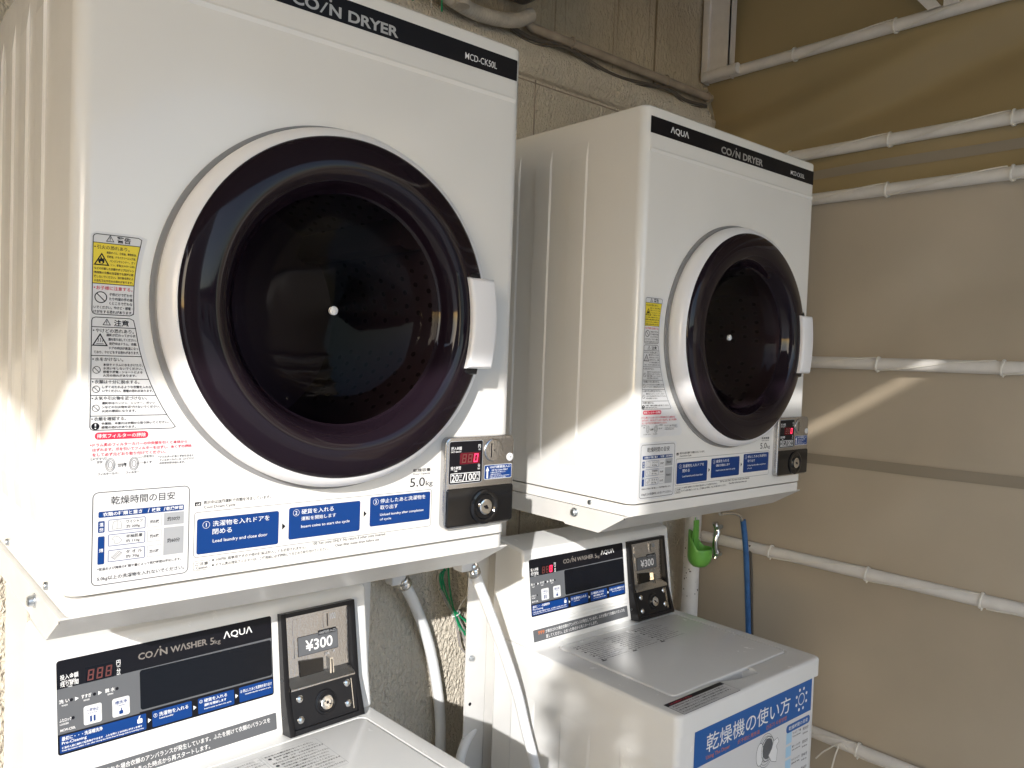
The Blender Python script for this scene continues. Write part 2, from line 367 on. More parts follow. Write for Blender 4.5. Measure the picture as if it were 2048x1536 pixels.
def make_dryer(loc, label):
    root = empty('coin_dryer', loc, label=label, cat='tumble dryer', group='coin dryers on wall stands')
    W, H, D = .65, .7874, .56
    CX, CZ = .327, .3455
    # cabinet with a real door opening
    m = MB()
    def ed(e):
        c = (e.verts[0].co+e.verts[1].co)/2
        return c.y < .01 or c.z > H-.01
    bm = bmesh.new(); bmesh.ops.create_cube(bm, size=1)
    for v in bm.verts: v.co = Vector((W/2+v.co.x*W, D/2+v.co.y*D, H/2+.001+v.co.z*(H-.002)))
    ve = [e for e in bm.edges if abs(e.verts[0].co.z-e.verts[1].co.z) > .1 and e.verts[0].co.y < .01]
    bmesh.ops.bevel(bm, geom=ve, offset=.020, segments=6, profile=.5, affect='EDGES')
    te = [e for e in bm.edges if min(v.co.z for v in e.verts) > H-.003 and not (min(v.co.y for v in e.verts) > D-.001)]
    bmesh.ops.bevel(bm, geom=te, offset=.006, segments=3, profile=.5, affect='EDGES')
    m.bm(bm)
    cab = m.build('cabinet', PAINT, root)
    cm = MB(); cm.lathe([(.222, -.05), (.222, .42)], (CX, 0, CZ), 96, close=True); cutter = cm.build('cutter', PAINT)
    cut(cab, [cutter])
    # raised pads pressed into both side sheets
    m = MB()
    for sx, x0 in ((-1, 0), (1, W)):
        for y0 in (.153, .262, .366, .466):
            y1 = y0+.052; hh = .0032; z0, z1 = .058, .742
            o = [(y0, z0), (y1, z0), (y1, z1), (y0, z1)]; i = [(y0+.003, z0+.035), (y1-.003, z0+.035), (y1-.003, z1-.035), (y0+.003, z1-.035)]
            V = [(x0, a, b) for a, b in o]+[(x0+sx*hh, a, b) for a, b in i]
            F = [(4, 5, 6, 7), (0, 1, 5, 4), (1, 2, 6, 5), (2, 3, 7, 6), (3, 0, 4, 7)]
            if sx < 0: F = [f[::-1] for f in F]
            m.add(V, F)
    join_into(cab, m)
    # pressed line under the name strip
    m = MB(); n = 8
    m.prism([(0, .698), (-.0012, .7005), (-.0022, .7035), (-.0010, .7065), (0, .7068)], lambda q, t: (t, q[0], q[1]), .016, .634)
    m.build('front_rib', PAINT, root)
    m = MB(); m.box(.0025, W-.0025, .0015, D, -.0225, -.0015, .018, 6, edges=lambda e: abs(e.verts[0].co.z-e.verts[1].co.z) > .01 and e.verts[0].co.y < .01)
    base = m.build('base_plinth', PAINT, root)
    for yy in (.11, .38):
        m = MB(); m.lathe([(.0052, .0025), (.0052, -.0005), (.0046, -.0018), (.0001, -.0022)], (0, yy, -.0105), 16, axis='x'); m.build('screw', ZINC, base)
    # name strip
    p = Print(DF)
    p.rrect(.0145, .7337, .6360, .7665, .0012, BLACK, 0)
    p.text('ΛQUΛ', .076, .7432, .0590, .0145, WHITE, 1, .012, res=4)
    p.text('CO', .2490, .7380, .0385, .0152, SILVER, 1, .030, res=4)
    p.face([(.2885, .7380), (.2915, .7380), (.3005, .7532), (.2975, .7532)], SILVER, 1); p.circ(.3040, .7575, .0020, SILVER, 1)
    p.text('N', .3025, .7382, .0180, .0148, SILVER, 1, .030, res=4)
    p.text('DRYER', .3310, .7382, .0800, .0150, SILVER, 1, .030, res=4)
    p.text('MCD-CK50L', .5310, .7420, .0625, .0098, WHITE, 1, .002, res=3)
    p.build('name_strip', root)
    # ---- door
    m = MB()
    m.lathe([(.2455, .002), (.2455, -.0035), (.240, -.0035), (.237, -.006), (.234, -.006), (.226, .002)], (CX, 0, CZ), 128)
    m.build('door_gasket', GREYRIM, root)
    door = None
    m = MB()
    m.lathe([(.229, .004), (.2365, -.004), (.2400, -.010), (.2405, -.018), (.2385, -.027), (.2345, -.0345), (.2285, -.0395), (.2262, -.0405), (.2245, -.0385)], (CX, 0, CZ), 128)
    door = m.build('door', WPLAST, root, angle=60)
    m = MB()
    m.lathe([(.2262, -.0370), (.2258, -.0405), (.2240, -.0432), (.2200, -.0458), (.2130, -.0484), (.2040, -.0508), (.1960, -.0524), (.1890, -.0530), (.1820, -.0524), (.1755, -.0500), (.1700, -.0460), (.1655, -.0405), (.1615, -.0335), (.1585, -.0265), (.1570, -.0238), (.1558, -.0228), (.1545, -.0210)], (CX, 0, CZ), 128)
    m.build('door_glass', PURPLE, door, angle=60)
    m = MB()
    prof = [(.1547, -.0212), (.1515, -.0180), (.1480, -.0148), (.1430, -.0112), (.1395, -.0088), (.1375, -.0074)]+[(.1362*math.cos(a), -.0082+.022*math.sin(a)) for a in [math.radians(x) for x in (8, 16, 26, 38, 52, 68)]]+[(.001, .0138)]
    m.lathe(prof, (CX, 0, CZ), 96); m.build('window', WINDOW, door, angle=80)
    m = MB(); m.lathe([(.0062, .0135), (.0062, .0090), (.0050, .0080), (.0001, .0078)], (CX, 0, CZ), 24); m.build('centre_cap', WHITE, door)
    # handle
    def hx(z, x): return x+.0085*(1-((z-.338)/.067)**2)
    zs = [.271+.134*i/16 for i in range(17)]
    loop = [(hx(z, .5560), z) for z in zs]+[(hx(z, .5075)+.0015, z) for z in zs[::-1]]
    m = MB(); m.prism(loop, lambda q, t: (q[0], t, q[1]), -.040, -.062, bev=.006, seg=4); m.build('handle', WPLAST, door, angle=50)
    loop = [(hx(z, .5480), z) for z in zs[2:-2]]+[(hx(z, .5045), z) for z in zs[2:-2][::-1]]
    m = MB(); m.prism(loop, lambda q, t: (q[0], t, q[1]), -.025, -.044, bev=.003); m.build('handle_latch', GLOSSB, door, angle=50)
    m = MB()
    loop = [(hx(z, .5380), z) for z in [.262+.152*i/16 for i in range(17)]]+[(hx(z, .4940)-.003, z) for z in [.262+.152*i/16 for i in range(17)][::-1]]
    m.prism(loop, lambda q, t: (q[0], t, q[1]), -.030, -.0515, bev=.004); m.build('handle_recess', SATINB, door, angle=50)
    # ---- drum
    m = MB(); m.lathe([(.221, .004), (.205, .03), (.205, .40), (.02, .42), (.001, .42)], (CX, 0, CZ), 72); 
    
    for j in range(9):
        for i in range(56):
            if i % 7 in (5, 6): continue
            a = 2*math.pi*(i+.5*(j % 2))/56; y = .07+.034*j; r = .2042
            c = Vector((CX+r*math.cos(a), y, CZ+r*math.sin(a))); tu = Vector((-math.sin(a), 0, math.cos(a))); ty = Vector((0, 1, 0))
            m.add([c+tu*.0042*math.cos(q)+ty*.0062*math.sin(q) for q in [2*math.pi*k/10 for k in range(10)]], [list(range(10))], 1)
    drum = m.build('drum', [DRUMM, HOLE], root)
    for k in range(3):
        m = MB(); a = math.radians(40+120*k); 
        def lf(q, t): 
            r = .205-q[1]; aa = a+q[0]/.2; return (CX+r*math.cos(aa), t, CZ+r*math.sin(aa))
        m.prism([(-.03, 0), (-.012, .03), (0, .035), (.012, .03), (.03, 0)], lf, .05, .39); m.build('drum_lifter', DRUMM, drum)
    # ---- warning label
    p = Print(DF)
    def xr(z, r=.262): return CX-math.sqrt(max(r*r-(z-CZ)**2, 0))
    zz = [.412-.0075*i for i in range(34)]
    p.face([(.0186, .1375), (.0210, .1341), (.146, .1341), (.1525, .1365), (.1545, .1420), (.150, .150)]+[(xr(z, .257), z) for z in zz[::-1] if z > .155]+[(.068, .4155), (.024, .4150), (.0186, .4110)], LABELW, 0)
    def box(z0, z1, closed_top=True, closed_bot=True):
        zs_ = [z0+(z1-z0)*i/10 for i in range(11)]
        L = [(.0205, z) for z in zs_[::-1]]; R = [(xr(z), z) for z in zs_]
        if closed_bot: L = [(.0205, z) for z in zs_[::-1][:-1]]+[(.0205, z0+.004), (.0217, z0+.0012), (.0245, z0)]; R = [(xr(z0)-.005, z0), (xr(z0)-.001, z0+.002)]+R[1:]
        if closed_top: L = [(.0245, z1), (.0217, z1-.0012), (.0205, z1-.004)]+L[1:]; R = R[:-1]+[(xr(z1)-.001, z1-.002), (xr(z1)-.005, z1)]
        return L+R
    b1 = box(.3216, .4125); 
    p.face([(.0209, .3567), (.0209, .4025)]+[(xr(z)-.0004, z) for z in (.4025, .395, .385, .375, .365, .3567)], YELLOW, 1)
    p.loop(b1, .0008, INK, 2); p.loop(box(.1900, .3190), .0008, INK, 2)
    for z in (.4025, .3567, .3077, .2752, .2487, .2299, .2066): p.rect(.0205, z-.0004, xr(z), z+.0004, INK, 2)
    p.warn(.0385, .4045, .0088, INK, 2); p.text('警告', .0455, .4040, .0150, .0072, INK, 2, .02, res=3)
    p.warn(.0365, .3100, .0088, INK, 2); p.text('注意', .0440, .3092, .0160, .0075, INK, 2, .02, res=3)
    def bl(z, s, m_=INK, h=.0044, u=.0230, ww=None):
        p.circ(u, z+h*.5, .0008, m_, 2, 10); p.text(s, u+.0020, z, ww, h, m_, 2, .01)
    def para(lines, z, dz, u0, h=.0030, m_=INK):
        for i, l in enumerate(lines):
            uu = u0[i] if isinstance(u0, list) else u0; zc = z-dz*i
            wmax = xr(zc)-.002-uu; k = len(l)*h*1.05
            p.text(l, uu, zc, min(k, wmax), h, m_, 2)
    bl(.3955, '引火の恐れあり。')
    p.warn(.0300, .3772, .0165, BLACK, 2, False)
    p.face([(.0275, .3793), (.0262, .3822), (.0275, .3848), (.0282, .3836), (.0292, .3875), (.0308, .3845), (.0318, .3855), (.0330, .3830), (.0325, .3800), (.0312, .3790)], BLACK, 2)
    p.circ(.0298, .3806, .0011, YELLOW, 3, 10)
    para(['美容オイル、食用油、動物系油、', '機械油、ドライクリーニング油、', 'ベンジンやシンナー、ガソ', 'リン、樹脂(セルロース系)', 'などの付着した衣類やポリプロピレン', '繊維製の衣類は洗濯後でも絶対に乾', '燥しないでください。油の酸化熱によ', 'る自然発火や引火の恐れがあります。'], .3906, .0046, [.0350, .0355, .0385, .0395, .0225, .0225, .0225, .0225])
    bl(.3498, 'お子様に注意する。', RED)
    p.no_entry(.0298, .3413, .0066, INK, 2)
    para(['子供だけで使わせ', 'たり幼児の手の届', 'くところで使わな', 'いでください。やけど・感電・', 'けがをする恐れがあります。'], .3433, .0050, [.0385, .0385, .0385, .0225, .0225], .0036)
    bl(.3015, 'やけどの恐れあり。')
    p.warn(.0298, .2862, .0168, INK, 2, False)
    for k in range(3):
        u = .0275+.0023*k; p.line((u, .2905), (u+.0008, .2930), .0006, INK, 2); p.line((u+.0008, .2930), (u, .2955), .0006, INK, 2)
    p.rect(.0260, .2883, .0336, .2890, INK, 2)
    para(['運転が終わってから衣', '類を取り出してください。', '乾燥中はドラム、衣類、', 'ドアの内側が高温になっ', 'ており、やけどをする恐れがあります。'], .2972, .0049, [.0362, .0385, .0395, .0395, .0235], .0034)
    bl(.2690, '水をかけない。'); p.no_entry(.0268, .2590, .0042, INK, 2)
    para(['本体やドラムに水をかけたり、', '水洗いをしないでください。', '感電や漏電・ショートによる', '火災の恐れがあります。'], .2635, .0041, .0335, .0031)
    bl(.2433, '衣類は十分に脱水する。'); p.no_entry(.0266, .2370, .0040, INK, 2)
    para(['しずくのたれるような衣類を入れな', 'いでください。感電の恐れがあります。'], .2380, .0044, .0330, .0032)
    bl(.2245, '火気や引火物を近づけない。'); p.no_entry(.0266, .2155, .0040, INK, 2)
    para(['運転中はベンジン、シンナー、ガソリ', 'ンなどの引火物を近づけないでください。', '火災の原因になります。'], .2195, .0045, .0328, .0032)
    bl(.2010, '衣類を確認する。'); p.circ(.0266, .1948, .0042, BLACK, 2); p.rect(.0259, .1948, .0273, .1978, LABELW, 3); p.rect(.0259, .1920, .0273, .1933, LABELW, 3)
    para(['金属粉、金属片は衣類から取り除いてください。', '感電の恐れがあります。'], .1962, .0043, .0328, .0032)
    p.rrect(.0262, .1795, .0838, .1878, .004, RED, 1); p.text('排気フィルターの掃除', .0285, .1812, .0525, .0049, WHITE, 2, .01)
    p.circ(.0222, .1735, .0008, RED, 2, 10)
    para(['ドラム奥のフィルターカバーの中央部を引くと本体から', 'はずれます。爪を引いてフィルターをはずし、糸くずの掃除', 'をして必ず元どおり取り付けてください。'], .1715, .0056, .0240, .0040, RED)
    for s_, u, z, h in (('［メヅマリ］', .0225, .1560, .0034), ('文字', .0285, .1522, .0030), ('はずす', .0515, .1465, .0030), ('フィルターカバー', .0300, .1385, .0028), ('フィルター', .0600, .1385, .0028), ('爪を引く', .0790, .1562, .0030), ('糸くず', .0790, .1492, .0030),
                        ('*フィルターに糸くずがたまると', .0955, .1548, .0028), ('フィルターカバーの［メヅマリ］', .0970, .1510, .0028), ('の文字が浮き出します。', .0970, .1472, .0028)):
        p.text(s_, u, z, None, h, INK, 2)
    for u in (.0430, .0685):
        for r, ry in ((.0052, .0078), (.0040, .0062), (.0024, .0040)): p.ring(u, .1500, r, .0004, INK, 2, 20, ry)
    p.line((.0508, .1502), (.0580, .1502), .0009, BLACK, 2); p.face([(.0580, .1485), (.0608, .1502), (.0580, .1519)], BLACK, 2)
    p.line((.0700, .1560), (.0785, .1575), .0003, INK, 2); p.line((.0715, .1500), (.0785, .1505), .0003, INK, 2)
    p.build('warning_label', root)
    # ---- drying time table
    p = Print(DF)
    p.rrect(.0185, .0075, .1385, .1235, .006, LABELW, 0)
    p.frame(.0250, .0112, .1335, .1192, .0065, .0005, INK, 1)
    p.text('乾燥時間の目安', .0445, .1035, .0715, .0098, INK, 1, res=3)
    p.rrect(.0315, .0895, .1268, .0965, .0015, BLUE, 1); p.text('衣類の種類と重さ', .0362, .0908, .0425, .0046, WHITE, 2); p.text('/', .0850, .0908, None, .0046, WHITE, 2); p.text('枚数', .0895, .0908, .0100, .0046, WHITE, 2); p.text('/', .1032, .0908, None, .0046, WHITE, 2); p.text('乾燥時間', .1060, .0908, .0195, .0046, WHITE, 2)
    p.rrect(.0313, .0722, .0383, .0856, .0012, BLUE, 1); p.text('混', .0328, .0793, .0042, .0045, WHITE, 2); p.text('紡', .0328, .0735, .0042, .0045, WHITE, 2)
    p.rrect(.0313, .0355, .0385, .0680, .0012, BLUE, 1); p.text('綿', .0328, .0495, .0042, .0045, WHITE, 2)
    for z, t1, t2, q in ((.0725, 'ワイシャツ', '約 200g', '約5枚'), (.0553, '半袖肌着', '約 110g', '約6枚'), (.0370, 'タ オ ル', '約 70g', '約15枚')):
        p.frame(.0422, z, .0826, z+.0138, .0012, .0004, BLUE, 1)
        p.text(t1, .0615, z+.0076, .0180, .0042, INK, 1); p.text(t2, .0615, z+.0018, .0150, .0042, INK, 1)
        p.frame(.0850, z, .1012, z+.0138, .0012, .0003, LGREY, 1); p.text(q, .0878, z+.0045, .0108, .0042, INK, 1)
        c = (.0515, z+.0069)
        if z > .07:
            p.loop([(c[0]-.0055, z+.0025), (c[0]-.0042, z+.0110), (c[0], z+.0122), (c[0]+.0042, z+.0110), (c[0]+.0055, z+.0025), (c[0]+.0032, z+.0022), (c[0]-.0032, z+.0022)], .0004, GREYP, 1); p.line((c[0], z+.002), (c[0], z+.012), .0004, GREYP, 1)
        elif z > .05:
            p.loop([(c[0]-.0058, z+.0085), (c[0]-.0025, z+.0118), (c[0]+.0025, z+.0100), (c[0]+.0058, z+.0062), (c[0]+.0040, z+.0040), (c[0]+.0012, z+.0020), (c[0]-.0028, z+.0030), (c[0]-.0030, z+.0065)], .0004, GREYP, 1)
        else:
            p.loop([(c[0]-.0060, z+.0055), (c[0]+.0020, z+.0120), (c[0]+.0062, z+.0092), (c[0]-.0018, z+.0020)], .0004, GREYP, 1); p.line((c[0]-.0045, z+.0045), (c[0]+.0035, z+.0110), .0005, GREYP, 1); p.line((c[0]-.0030, z+.0033), (c[0]+.0050, z+.0100), .0005, GREYP, 1)
    p.rect(.1036, .0730, .1270, .0880, LGREY, 1); p.text('約30分', .1075, .0778, .0150, .0052, INK, 2)
    p.rect(.1036, .0368, .1272, .0702, LGREY, 1); p.text('約60分', .1078, .0515, .0150, .0052, INK, 2)
    p.text('*室温および繊維の種類や量によって乾燥時間は変化します。', .0312, .0282, .0935, .0034, INK, 1)
    p.text('5.0kg以上の洗濯物を入れないでください。', .0312, .0158, .0975, .0056, INK, 1)
    p.build('drying_time_label', root)
    # ---- steps
    p = Print(DF)
    p.rrect(.1400, .0925, .1478, .0975, .0008, BLACK, 0); p.text('cd', .1413, .0934, .0050, .0032, WHITE, 1, .02)
    p.text('表示中は送風運転で衣類を冷ましています。', .1505, .0938, .0875, .0046, INK, 0); p.text('Cool Down Cycle', .1510, .0875, .0400, .0045, INK, 0)
    p.frame(.1394, .0282, .4955, .0850, .004, .0004, GREYP, 0)
    p.rrect(.1430, .0318, .2500, .0762, .003, BLUE, 0); p.rrect(.2640, .0355, .3722, .0785, .003, BLUE, 0); p.rrect(.3880, .0390, .4928, .0818, .003, BLUE, 0)
    p.face([(.2548, .0500), (.2598, .0545), (.2548, .0590)], BLACK, 0); p.face([(.3780, .0542), (.3828, .0588), (.3780, .0634)], BLACK, 0)
    for n_, u, z in (('1', .1545, .0680), ('2', .2745, .0710), ('3', .3975, .0742)):
        p.ring(u, z, .0045, .0004, WHITE, 1); p.text(n_, u, z-.0024, None, .0048, WHITE, 1, .01, 'C')
    for s_, u, z, w_, h in (('洗濯物を入れドアを', .1625, .0650, .0745, .0070), ('閉める', .1625, .0550, .0245, .0068), ('Load laundry and close door', .1630, .0435, .0715, .0052),
                            ('硬貨を入れる', .2820, .0682, .0480, .0066), ('運転を開始します', .2820, .0595, .0520, .0054), ('Insert coins to start the cycle', .2820, .0485, .0735, .0048),
                            ('停止したあと洗濯物を', .4050, .0715, .0790, .0064), ('取り出す', .4050, .0622, .0300, .0062), ('Unload laundry after completion', .4050, .0520, .0760, .0046), ('of cycle', .4050, .0455, .0190, .0042)):
        p.text(s_, u, z, w_, h, WHITE, 1, .004, res=3)
    p.frame(.1394, .0118, .1605, .0240, .003, .0003, GREYP, 0); p.text('ご注意', .1420, .0178, .0160, .0042, INK, 0); p.text('Caution', .1432, .0134, .0140, .0034, INK, 0)
    p.circ(.1640, .0225, .0013, INK, 0, 12); p.circ(.1640, .0160, .0013, INK, 0, 12)
    p.text('100円硬貨専用ですので他の硬貨は投入しても返却されません。', .1680, .0205, .1220, .0042, INK, 0); p.text('100 Yen coins ONLY. No return if other coins inserted.', .3000, .0237, .1160, .0040, INK, 0)
    p.text('ドラム奥の排気フィルターは、ご使用前に必ず掃除して元どおり取り付けてください。', .1680, .0140, .1560, .0042, INK, 0); p.text('Clean filter inside drum before use.', .3340, .0172, .0720, .0038, INK, 0)
    p.text('乾燥容量', .4600, .1128, .0320, .0052, INK, 0, res=3); p.text('Dryer Capacity', .4603, .1078, .0310, .0036, INK, 0)
    p.text('5.0', .4552, .0908, .0270, .0135, INK, 0, res=4); p.text('kg', .4838, .0888, .0128, .0098, INK, 0, res=4)
    p.build('instruction_print', root)
    # ---- coin unit
    cu = empty('coin_unit', (0, 0, 0)); cu.parent = root; del cu['kind']; cu.scale = (1.01875, .42, 1.01875); cu.location = (.208136*.01875, 0, -.29136*.01875)
    lp = Print.rloop(.4975, .0270, .6325, .1660, .010, 6)
    m = MB(); m.prism(lp, lambda q, t: (q[0], t, q[1]), .0, -.030, bev=.004, seg=3); m.build('coin_case', STEELB, cu, angle=30)
    m = MB(); m.prism(Print.rloop(.5005, .0300, .6310, .0880, .004), lambda q, t: (q[0], t, q[1]), -.0295, -.0355, bev=.0025, seg=3); cd_ = m.build('cash_door', GLOSSB, cu, angle=30)
    m = MB(); m.lathe([(.0275, -.0350), (.0270, -.0410), (.0235, -.0435), (.0205, -.0425), (.0185, -.0375)], (.5725, 0, .0565), 40); m.lathe([(.0185, -.0376), (.001, -.0370)], (.5725, 0, .0565), 40); m.build('lock_bezel', GLOSSB, cd_)
    m = MB(); m.lathe([(.0125, -.036), (.0120, -.0475), (.0100, -.0490), (.001, -.0490)], (.5725, 0, .0565), 32); lk = m.build('lock', CHROME, cd_, angle=25)
    m = MB(); m.lathe([(.0016, -.0485), (.0016, -.0494), (.0001, -.0494)], (.5690, 0, .0575), 12); m.lathe([(.0016, -.0485), (.0016, -.0494), (.0001, -.0494)], (.5755, 0, .0545), 12); m.lathe([(.0030, -.0485), (.0030, -.0494), (.0001, -.0494)], (.5725, 0, .0565), 12); lkk = m.build('keyhole', BLACK, cd_)
    CF_ = lambda u, v, h: (u, -.0302-h, v)
    p = Print(CF_)
    p.rrect(.5030, .0945, .5680, .1605, .004, LGREY, 0); p.rrect(.5038, .0953, .5672, .1597, .0035, BLACK, 1)
    p.text('投入金額', .5070, .1465, .0195, .0055, WHITE, 2, .015); p.text('INPUT AMOUNT', .5070, .1430, .0190, .0022, WHITE, 2); p.text('円', .5585, .1482, .0048, .0055, WHITE, 2, .015); p.text('YEN', .5588, .1448, .0042, .0022, WHITE, 2)
    p.rect(.5238, .1245, .5625, .1420, LEDBG, 2)
    p.text('残り時間', .5070, .1165, .0190, .0055, WHITE, 2, .015); p.text('TIME', .5130, .1137, .0065, .0022, WHITE, 2); p.text('分', .5585, .1180, .0048, .0055, WHITE, 2, .015); p.text('MIN', .5588, .1150, .0042, .0022, WHITE, 2)
    p.frame(.5070, .0975, .5635, .1115, .0006, .0006, WHITE, 2); p.text('20', .5090, .0990, .0135, .0110, WHITE, 2, .01); p.text('分', .5232, .1043, .0055, .0055, WHITE, 2, .01); p.text('MIN', .5234, .0992, .0050, .0028, WHITE, 2); p.text('/', .5294, .0988, .0060, .0115, WHITE, 2, .01)
    p.text('100', .5362, .0990, .0195, .0110, WHITE, 2, .01); p.text('円', .5564, .1043, .0055, .0055, WHITE, 2, .01); p.text('YEN', .5566, .0992, .0050, .0028, WHITE, 2)
    for k, c in enumerate('ddd'): p.seg('8', .5275+.0112*k, .1268, .0078, .0130, LEDOFF, 3)
    p.seg('0', .5499, .1268, .0078, .0130, LEDON, 4)
    p.build('display', cu)
    p = Print(CF_)
    p.rrect(.5718, .0978, .6282, .1205, .0025, WHITE, 0); p.rrect(.5724, .0984, .6276, .1199, .0022, BLUE, 1)
    p.face([(.5768, .0995), (.5798, .0995), (.5798, .1110), (.5818, .1110), (.5783, .1180), (.5748, .1110), (.5768, .1110)], WHITE, 2)
    p.text('100円硬貨投入口', .5835, .1145, .0415, .0042, WHITE, 2, .01); p.text('100 Yen Coins ONLY', .5870, .1105, .0330, .0026, WHITE, 2)
    p.text('硬貨は１枚ずつ投入して', .5850, .1070, .0300, .0023, WHITE, 2); p.text('返却できません。', .5850, .1038, .0220, .0023, WHITE, 2); p.text('Other coins can not be accepted and', .5835, .1012, .0400, .0020, WHITE, 2); p.text('returned. Do not use them.', .5835, .0990, .0330, .0020, WHITE, 2)
    p.build('coin_sticker', cu)
    m = MB(); m.lathe([(.0182, -.0295), (.0180, -.0335), (.0165, -.0350), (.001, -.0358)], (.5890, 0, .1435), 40); cs = m.build('coin_slot', STEELB, cu, angle=30)
    m = MB(); m.box(.5828, .5845, -.0364, -.0340, .1325, .1545); m.build('slot_opening', BLACK, cs, smooth=False)
    m = MB(); m.lathe([(.0066, -.0295), (.0064, -.0325), (.0050, -.0335), (.001, -.0337)], (.6235, 0, .1310), 24); m.build('button', LABELW, cu)
    return root

dr1 = make_dryer((0, 0, Z0), 'larger near coin dryer on the left, above the washer whose red display is unlit')
dr2 = copy_tree(dr1); dr2.location = (.9995, .035, Z0+.005)
dr2['label'] = 'far coin dryer beside the tarpaulin wall, above the washer with the blue poster'

# ================================================================ STANDS (steel tray and posts)
def make_stand(ox, oy, oz, label, lp):
    root = empty('dryer_stand', (ox, oy, 0), label=label, cat='stand', group='steel dryer stands')
    zt, zb = Z0-.0235+oz, Z0-.068+oz
    side = [(.006, zt), (.080, zb), (.175, zb+.001), (.180, zb+.0045), (.55, zb+.0045), (.55, zt)]
    m = MB()
    for x in (-.004, .651): m.prism(side, lambda q, t: (t, q[0], q[1]), x, x+.003)
    m.prism([(.004, zt), (.079, zb), (.079, zb+.003), (.0065, zt+.0015)], lambda q, t: (t, q[0], q[1]), -.0045, .6545)
    m.box(-.001, .651, .008, .55, zt-.0022, zt-.0004)
    tray = m.build('tray', SHEET, root, smooth=False)
    m = MB(); m.lathe([(.0016, 0), (.0016, -.0004), (.0001, -.0004)], (-.0045, .0100, zt-.004), 10, axis='x'); m.build('corner_hole', BLACK, tray, smooth=False)
    m = MB()
    m.lathe([(.0095, .0), (.0095, -.0015), (.0072, -.0018), (.0068, -.0075), (.005, -.009), (.001, -.009)], (-.004, .148, zt-.014), 6*3, axis='x'); m.build('bolt', ZINC, root, angle=25)
    for x0, x1, fl in lp:
        m = MB(); y0 = .43; 
        m.box(x0, x1, y0, y0+.003, 0, zt-.003, mi=0)
        xs = x1-.003 if fl else x0
        m.box(xs, xs+.003, y0+.003, y0+.06, 0, zt-.003)
        m.build('post', SHEET, root, smooth=False)
    return root
s1 = make_stand(0, 0, 0, 'white steel stand under the near dryer, its left post against the sunlit stucco', ((.008, .036, 1), (.618, .654, 0)))
s2 = make_stand(.9995, .035, .005, 'white steel stand under the far dryer, its post standing behind the slanting hose', ((-.060, .0, 1), (.0015, .050, 0), (.618, .654, 0)))
m = MB(); m.lathe([(.0075, 0), (.0075, -.001), (.0060, -.0015), (.0052, -.006), (.001, -.0065)], (-.0435, .430, Z0-.425), 18); m.build('bolt', ZINC, s2, angle=25)
m = MB(); m.lathe([(.0042, 0), (.0042, -.0006), (.0001, -.0006)], (-.0435, .430, Z0-.535), 14); m.build('bolt_hole', BLACK, s2, smooth=False)

